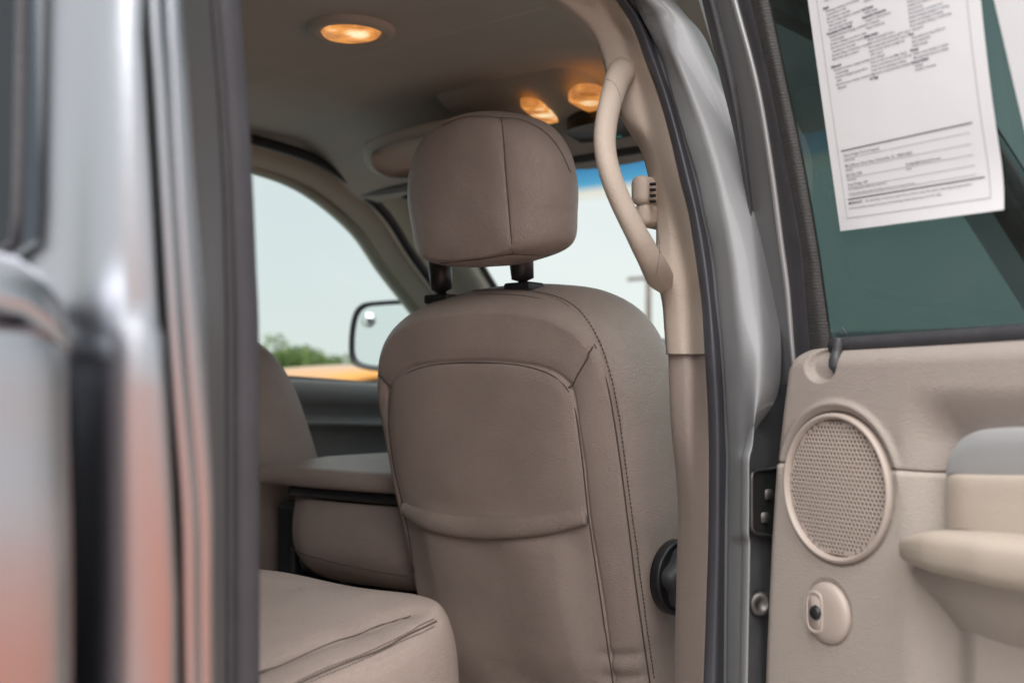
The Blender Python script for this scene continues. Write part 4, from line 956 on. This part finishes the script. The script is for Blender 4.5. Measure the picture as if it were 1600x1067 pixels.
for px in (690.5, 817):
    c0 = at_plane(px, 432, (SX, 1.195, Z(.15)), (0, 1, 0)); zt = Z(.19)
    lathe('headrest_post', [(.0065, -.02), (.0065, .0), (.0150, .003), (.0162, .022), (.0172, .06)], (c0[0], c0[1], Z(.142)+(.004 if px > 800 else -.002)), (0, -.12, 1), 'black_plastic', seat, k=24)
    g = box('headrest_guide', (c0[0]+.002, c0[1], Z(.133)+(.004 if px > 800 else -.004)), (.046, .034, .013), 'black_plastic', seat, .004, 3)
# lumbar knob on the outer side
kc = atX(1064, 902, -.758)
kn = lathe('lumbar_knob', [(.047, -.012), (.047, .0), (.0445, .003), (.042, .0)], kc, (1, -.12, .0), 'black_plastic', seat, k=40)
V = []; K = 60; prof_k = [(.0395, -.002), (.0395, .006), (.034, .017), (.02, .021), (.0, .022)]
for rr, h in prof_k:
    for j in range(K):
        a = 2*math.pi*j/K; lob = 1-.20*(rr/.0395)*(.5+.5*math.cos(5*a+.6))
        V.append(kc+np.array([h, -.12*h, 0])+rr*lob*(np.array([.12, .99, 0])*math.cos(a)+np.array([0, 0, 1.])*math.sin(a)))
wl('grip', V, grid_faces(5, K, True), 'dark_plastic', kn)

# ---- driver seat: same making, set back further
dseat = empty('driver_seat', (-1.86, S_bot[1], Z(-.72)), 'leather driver seat beyond the folded centre armrest', 'seat', 'leather front seats')
M_d = seat_M(np.array([-1.835, 1.20+.44*math.tan(rad(24)), Z(-.47)]), rad(24))
db = wl('seatback', xf(Vb2*np.array([1.05, 1.1, 1.0]), M_d), Fb, 'leather', dseat)
P = xf(np.array([(.20, .02, .05), (.208, .02, .2), (.214, .02, .35), (.206, .02, .48)])+np.array([.006, .02, 0]), M_d)
tube('seam', P, .0012, .0012, 'thread', db, n=40, k=6, upv=(0, 1, 0))
cushion(dseat, -1.835, 1.42, 1.90, Z(-.33), .22)
M_dh = seat_M(np.array([-1.835, 1.02, Z(.15)]), rad(12))
wl('headrest', xf(Vh2, M_dh), Fh, 'leather', dseat)
for sx in (-.07, .07): lathe('headrest_post', [(.0065, -.06), (.0065, .0), (.0145, .004), (.0165, .05)], (-1.835+sx, 1.06, Z(.11)), (0, -.2, 1), 'black_plastic', dseat, k=16)
box('seat_base', (-1.835, 1.64, Z(-.585)), (.38, .44, .23), 'dark_plastic', dseat, .02)

# ---- centre seat folded into an armrest
con = empty('centre_armrest', (CX+.05, 1.3, Z(-.72)), 'taupe leather centre seat folded down as an armrest between the seats', 'armrest')
x0c, x1c = -1.545, -1.225
def rbox(name, x0, x1, y0, y1, z0, z1, r_, material, parent, crown=.0):
    o_ = [(x0+r_, y0), (x1-r_, y0), (x1, y0+r_), (x1, y1-r_), (x1-r_, y1), (x0+r_, y1), (x0, y1-r_), (x0, y0+r_)]
    C_ = spline(o_, 96, True); c_ = C_.mean(0); V = []
    h = z1-z0
    for s, z in [(.02, z0), (.9, z0), (.975, z0+.08*h), (1, z0+.25*h), (1, z1-.30*h), (.985, z1-.10*h), (.955, z1-.02*h), (.9, z1), (.6, z1+crown*.7), (.02, z1+crown)]:
        V += [(c_[0]+(a-c_[0])*s, c_[1]+(b-c_[1])*s, z) for a, b in C_]
    F = grid_faces(10, 96, True)+[tuple(range(95, -1, -1)), tuple(9*96+j for j in range(96))]
    return wl(name, V, F, material, parent)
rbox('pad', x0c-.02, x1c+.01, 1.235, 1.72, Z(-.158), Z(-.124), .04, 'leather', con, .018)
rbox('latch_strip', x0c+.03, x1c+.0, 1.252, 1.68, Z(-.176), Z(-.155), .01, 'black_plastic', con)
# padded rear face of the seat back
prf = [(1.262, -.178), (1.258, -.190), (1.252, -.23), (1.256, -.265), (1.275, -.295), (1.31, -.315), (1.36, -.322)]
rows = []
for a in np.linspace(0, 1, 9):
    x = x0c+.03+(x1c-x0c-.03)*a; k_ = abs(2*a-1)**5
    rows.append([(x, y+.018*k_, Z(d+.006*k_)) for y, d in prf])
pd = surf('padded_back', rows, 'leather', con, n=60, m=50)
tube('seam', [(x0c+.035, 1.262, Z(-.262)), (-1.45, 1.251, Z(-.268)), (-1.34, 1.251, Z(-.276)), (x1c-.01, 1.258, Z(-.280))], .001, .001, 'seam', pd, n=30, k=6)
rbox('core', x0c+.04, x1c-.005, 1.29, 1.68, Z(-.31), Z(-.18), .02, 'black_plastic', con)
box('hinge_bracket', (x0c-.005, 1.33, Z(-.27)), (.045, .10, .16), 'black_plastic', con, .01)
box('bracket_foot', (x0c+.02, 1.34, Z(-.42)), (.05, .06, .22), 'black_plastic', con, .006)

# ================================================================== rear bench
bench = empty('rear_bench', (-1.4, .6, Z(-.72)), 'taupe leather rear bench cushion with double stitched rounded edge', 'bench seat')
bx1, by1 = -.765, .885
bo = [(bx1, .42), (bx1-.002, .62), (bx1-.008, .76), (bx1-.03, by1-.035), (bx1-.075, by1-.006), (-.95, by1), (-1.4, by1+.005), (-2.05, by1), (-2.1, .7), (-2.1, .42), (-1.4, .41)]
Vc, Fc, nfc = pillow(bo, .17, (.022, .022), .020, nr=110, ns=36, n=760, front_bulge=.0)
TB = math.tan(rad(7))
def bxf(V): return np.column_stack([V[:, 0], V[:, 2], Z(-.215)-V[:, 1]+(V[:, 2]-by1)*TB])
Wc = bxf(Vc); Fcr = [f[::-1] for f in Fc]
bs = {'side': [(455, 1072), (500, 1050), (560, 1025), (620, 997), (660, 980), (684, 969)], 'crease': [(395, 1042), (460, 1018), (530, 993), (590, 970), (640, 956)], 'rear': [(400, 905), (430, 910), (452, 915)]}
B3 = {k: survey(Wc, Fcr, densify(v, 50)) for k, v in bs.items()}
dep = np.zeros(len(Wc))
for k, v in B3.items():
    if len(v) < 4: continue
    d = np.full(len(Wc), 1e9)
    for a, b in zip(v[:-1], v[1:]):
        ab = b-a; t = np.clip(((Wc-a)@ab)/(ab@ab+1e-15), 0, 1); d = np.minimum(d, np.linalg.norm(Wc-(a+t[:, None]*ab), axis=1))
    dep += .003*np.exp(-(d/.004)**2)+.003*np.exp(-(d/.015)**2)*(1.5 if k == 'crease' else 1)
Wc2 = Wc.copy(); Wc2[:, 2] -= dep*(Vc[:, 1] < .06)
Wc2[:, 2] += .0022*np.sin(Wc[:, 0]*26+Wc[:, 1]*12)*np.sin(Wc[:, 1]*31)*(Vc[:, 1] < .02)
cu_ = wl('cushion', Wc2, Fcr, 'leather', bench)
treeb = BVHTree.FromPolygons([tuple(v) for v in Wc2], Fcr)
for k in ('side', 'crease'):
    if len(B3[k]) > 3: tube('seam', settle(B3[k]), .0009 if k == 'side' else .0006, .0009 if k == 'side' else .0006, 'seam', cu_, n=60, k=6, upv=(0, .2, 1))
for off in (-6, 6):
    P = settle(survey(Wc, Fcr, densify([(a, b+off) for a, b in bs['side']], 160)), .0005)
    if len(P) > 4: stitches('stitching', P, np.array([.2, 0, .98]), cu_, 'seam', .0045, .003, .0005)
box('bench_base', (-1.42, .62, Z(-.56)), (1.3, .42, .33), 'dark_plastic', bench, .02)
box('bench_back', (-1.42, .40, Z(.0)), (1.32, .05, .5), 'leather', bench, .02)
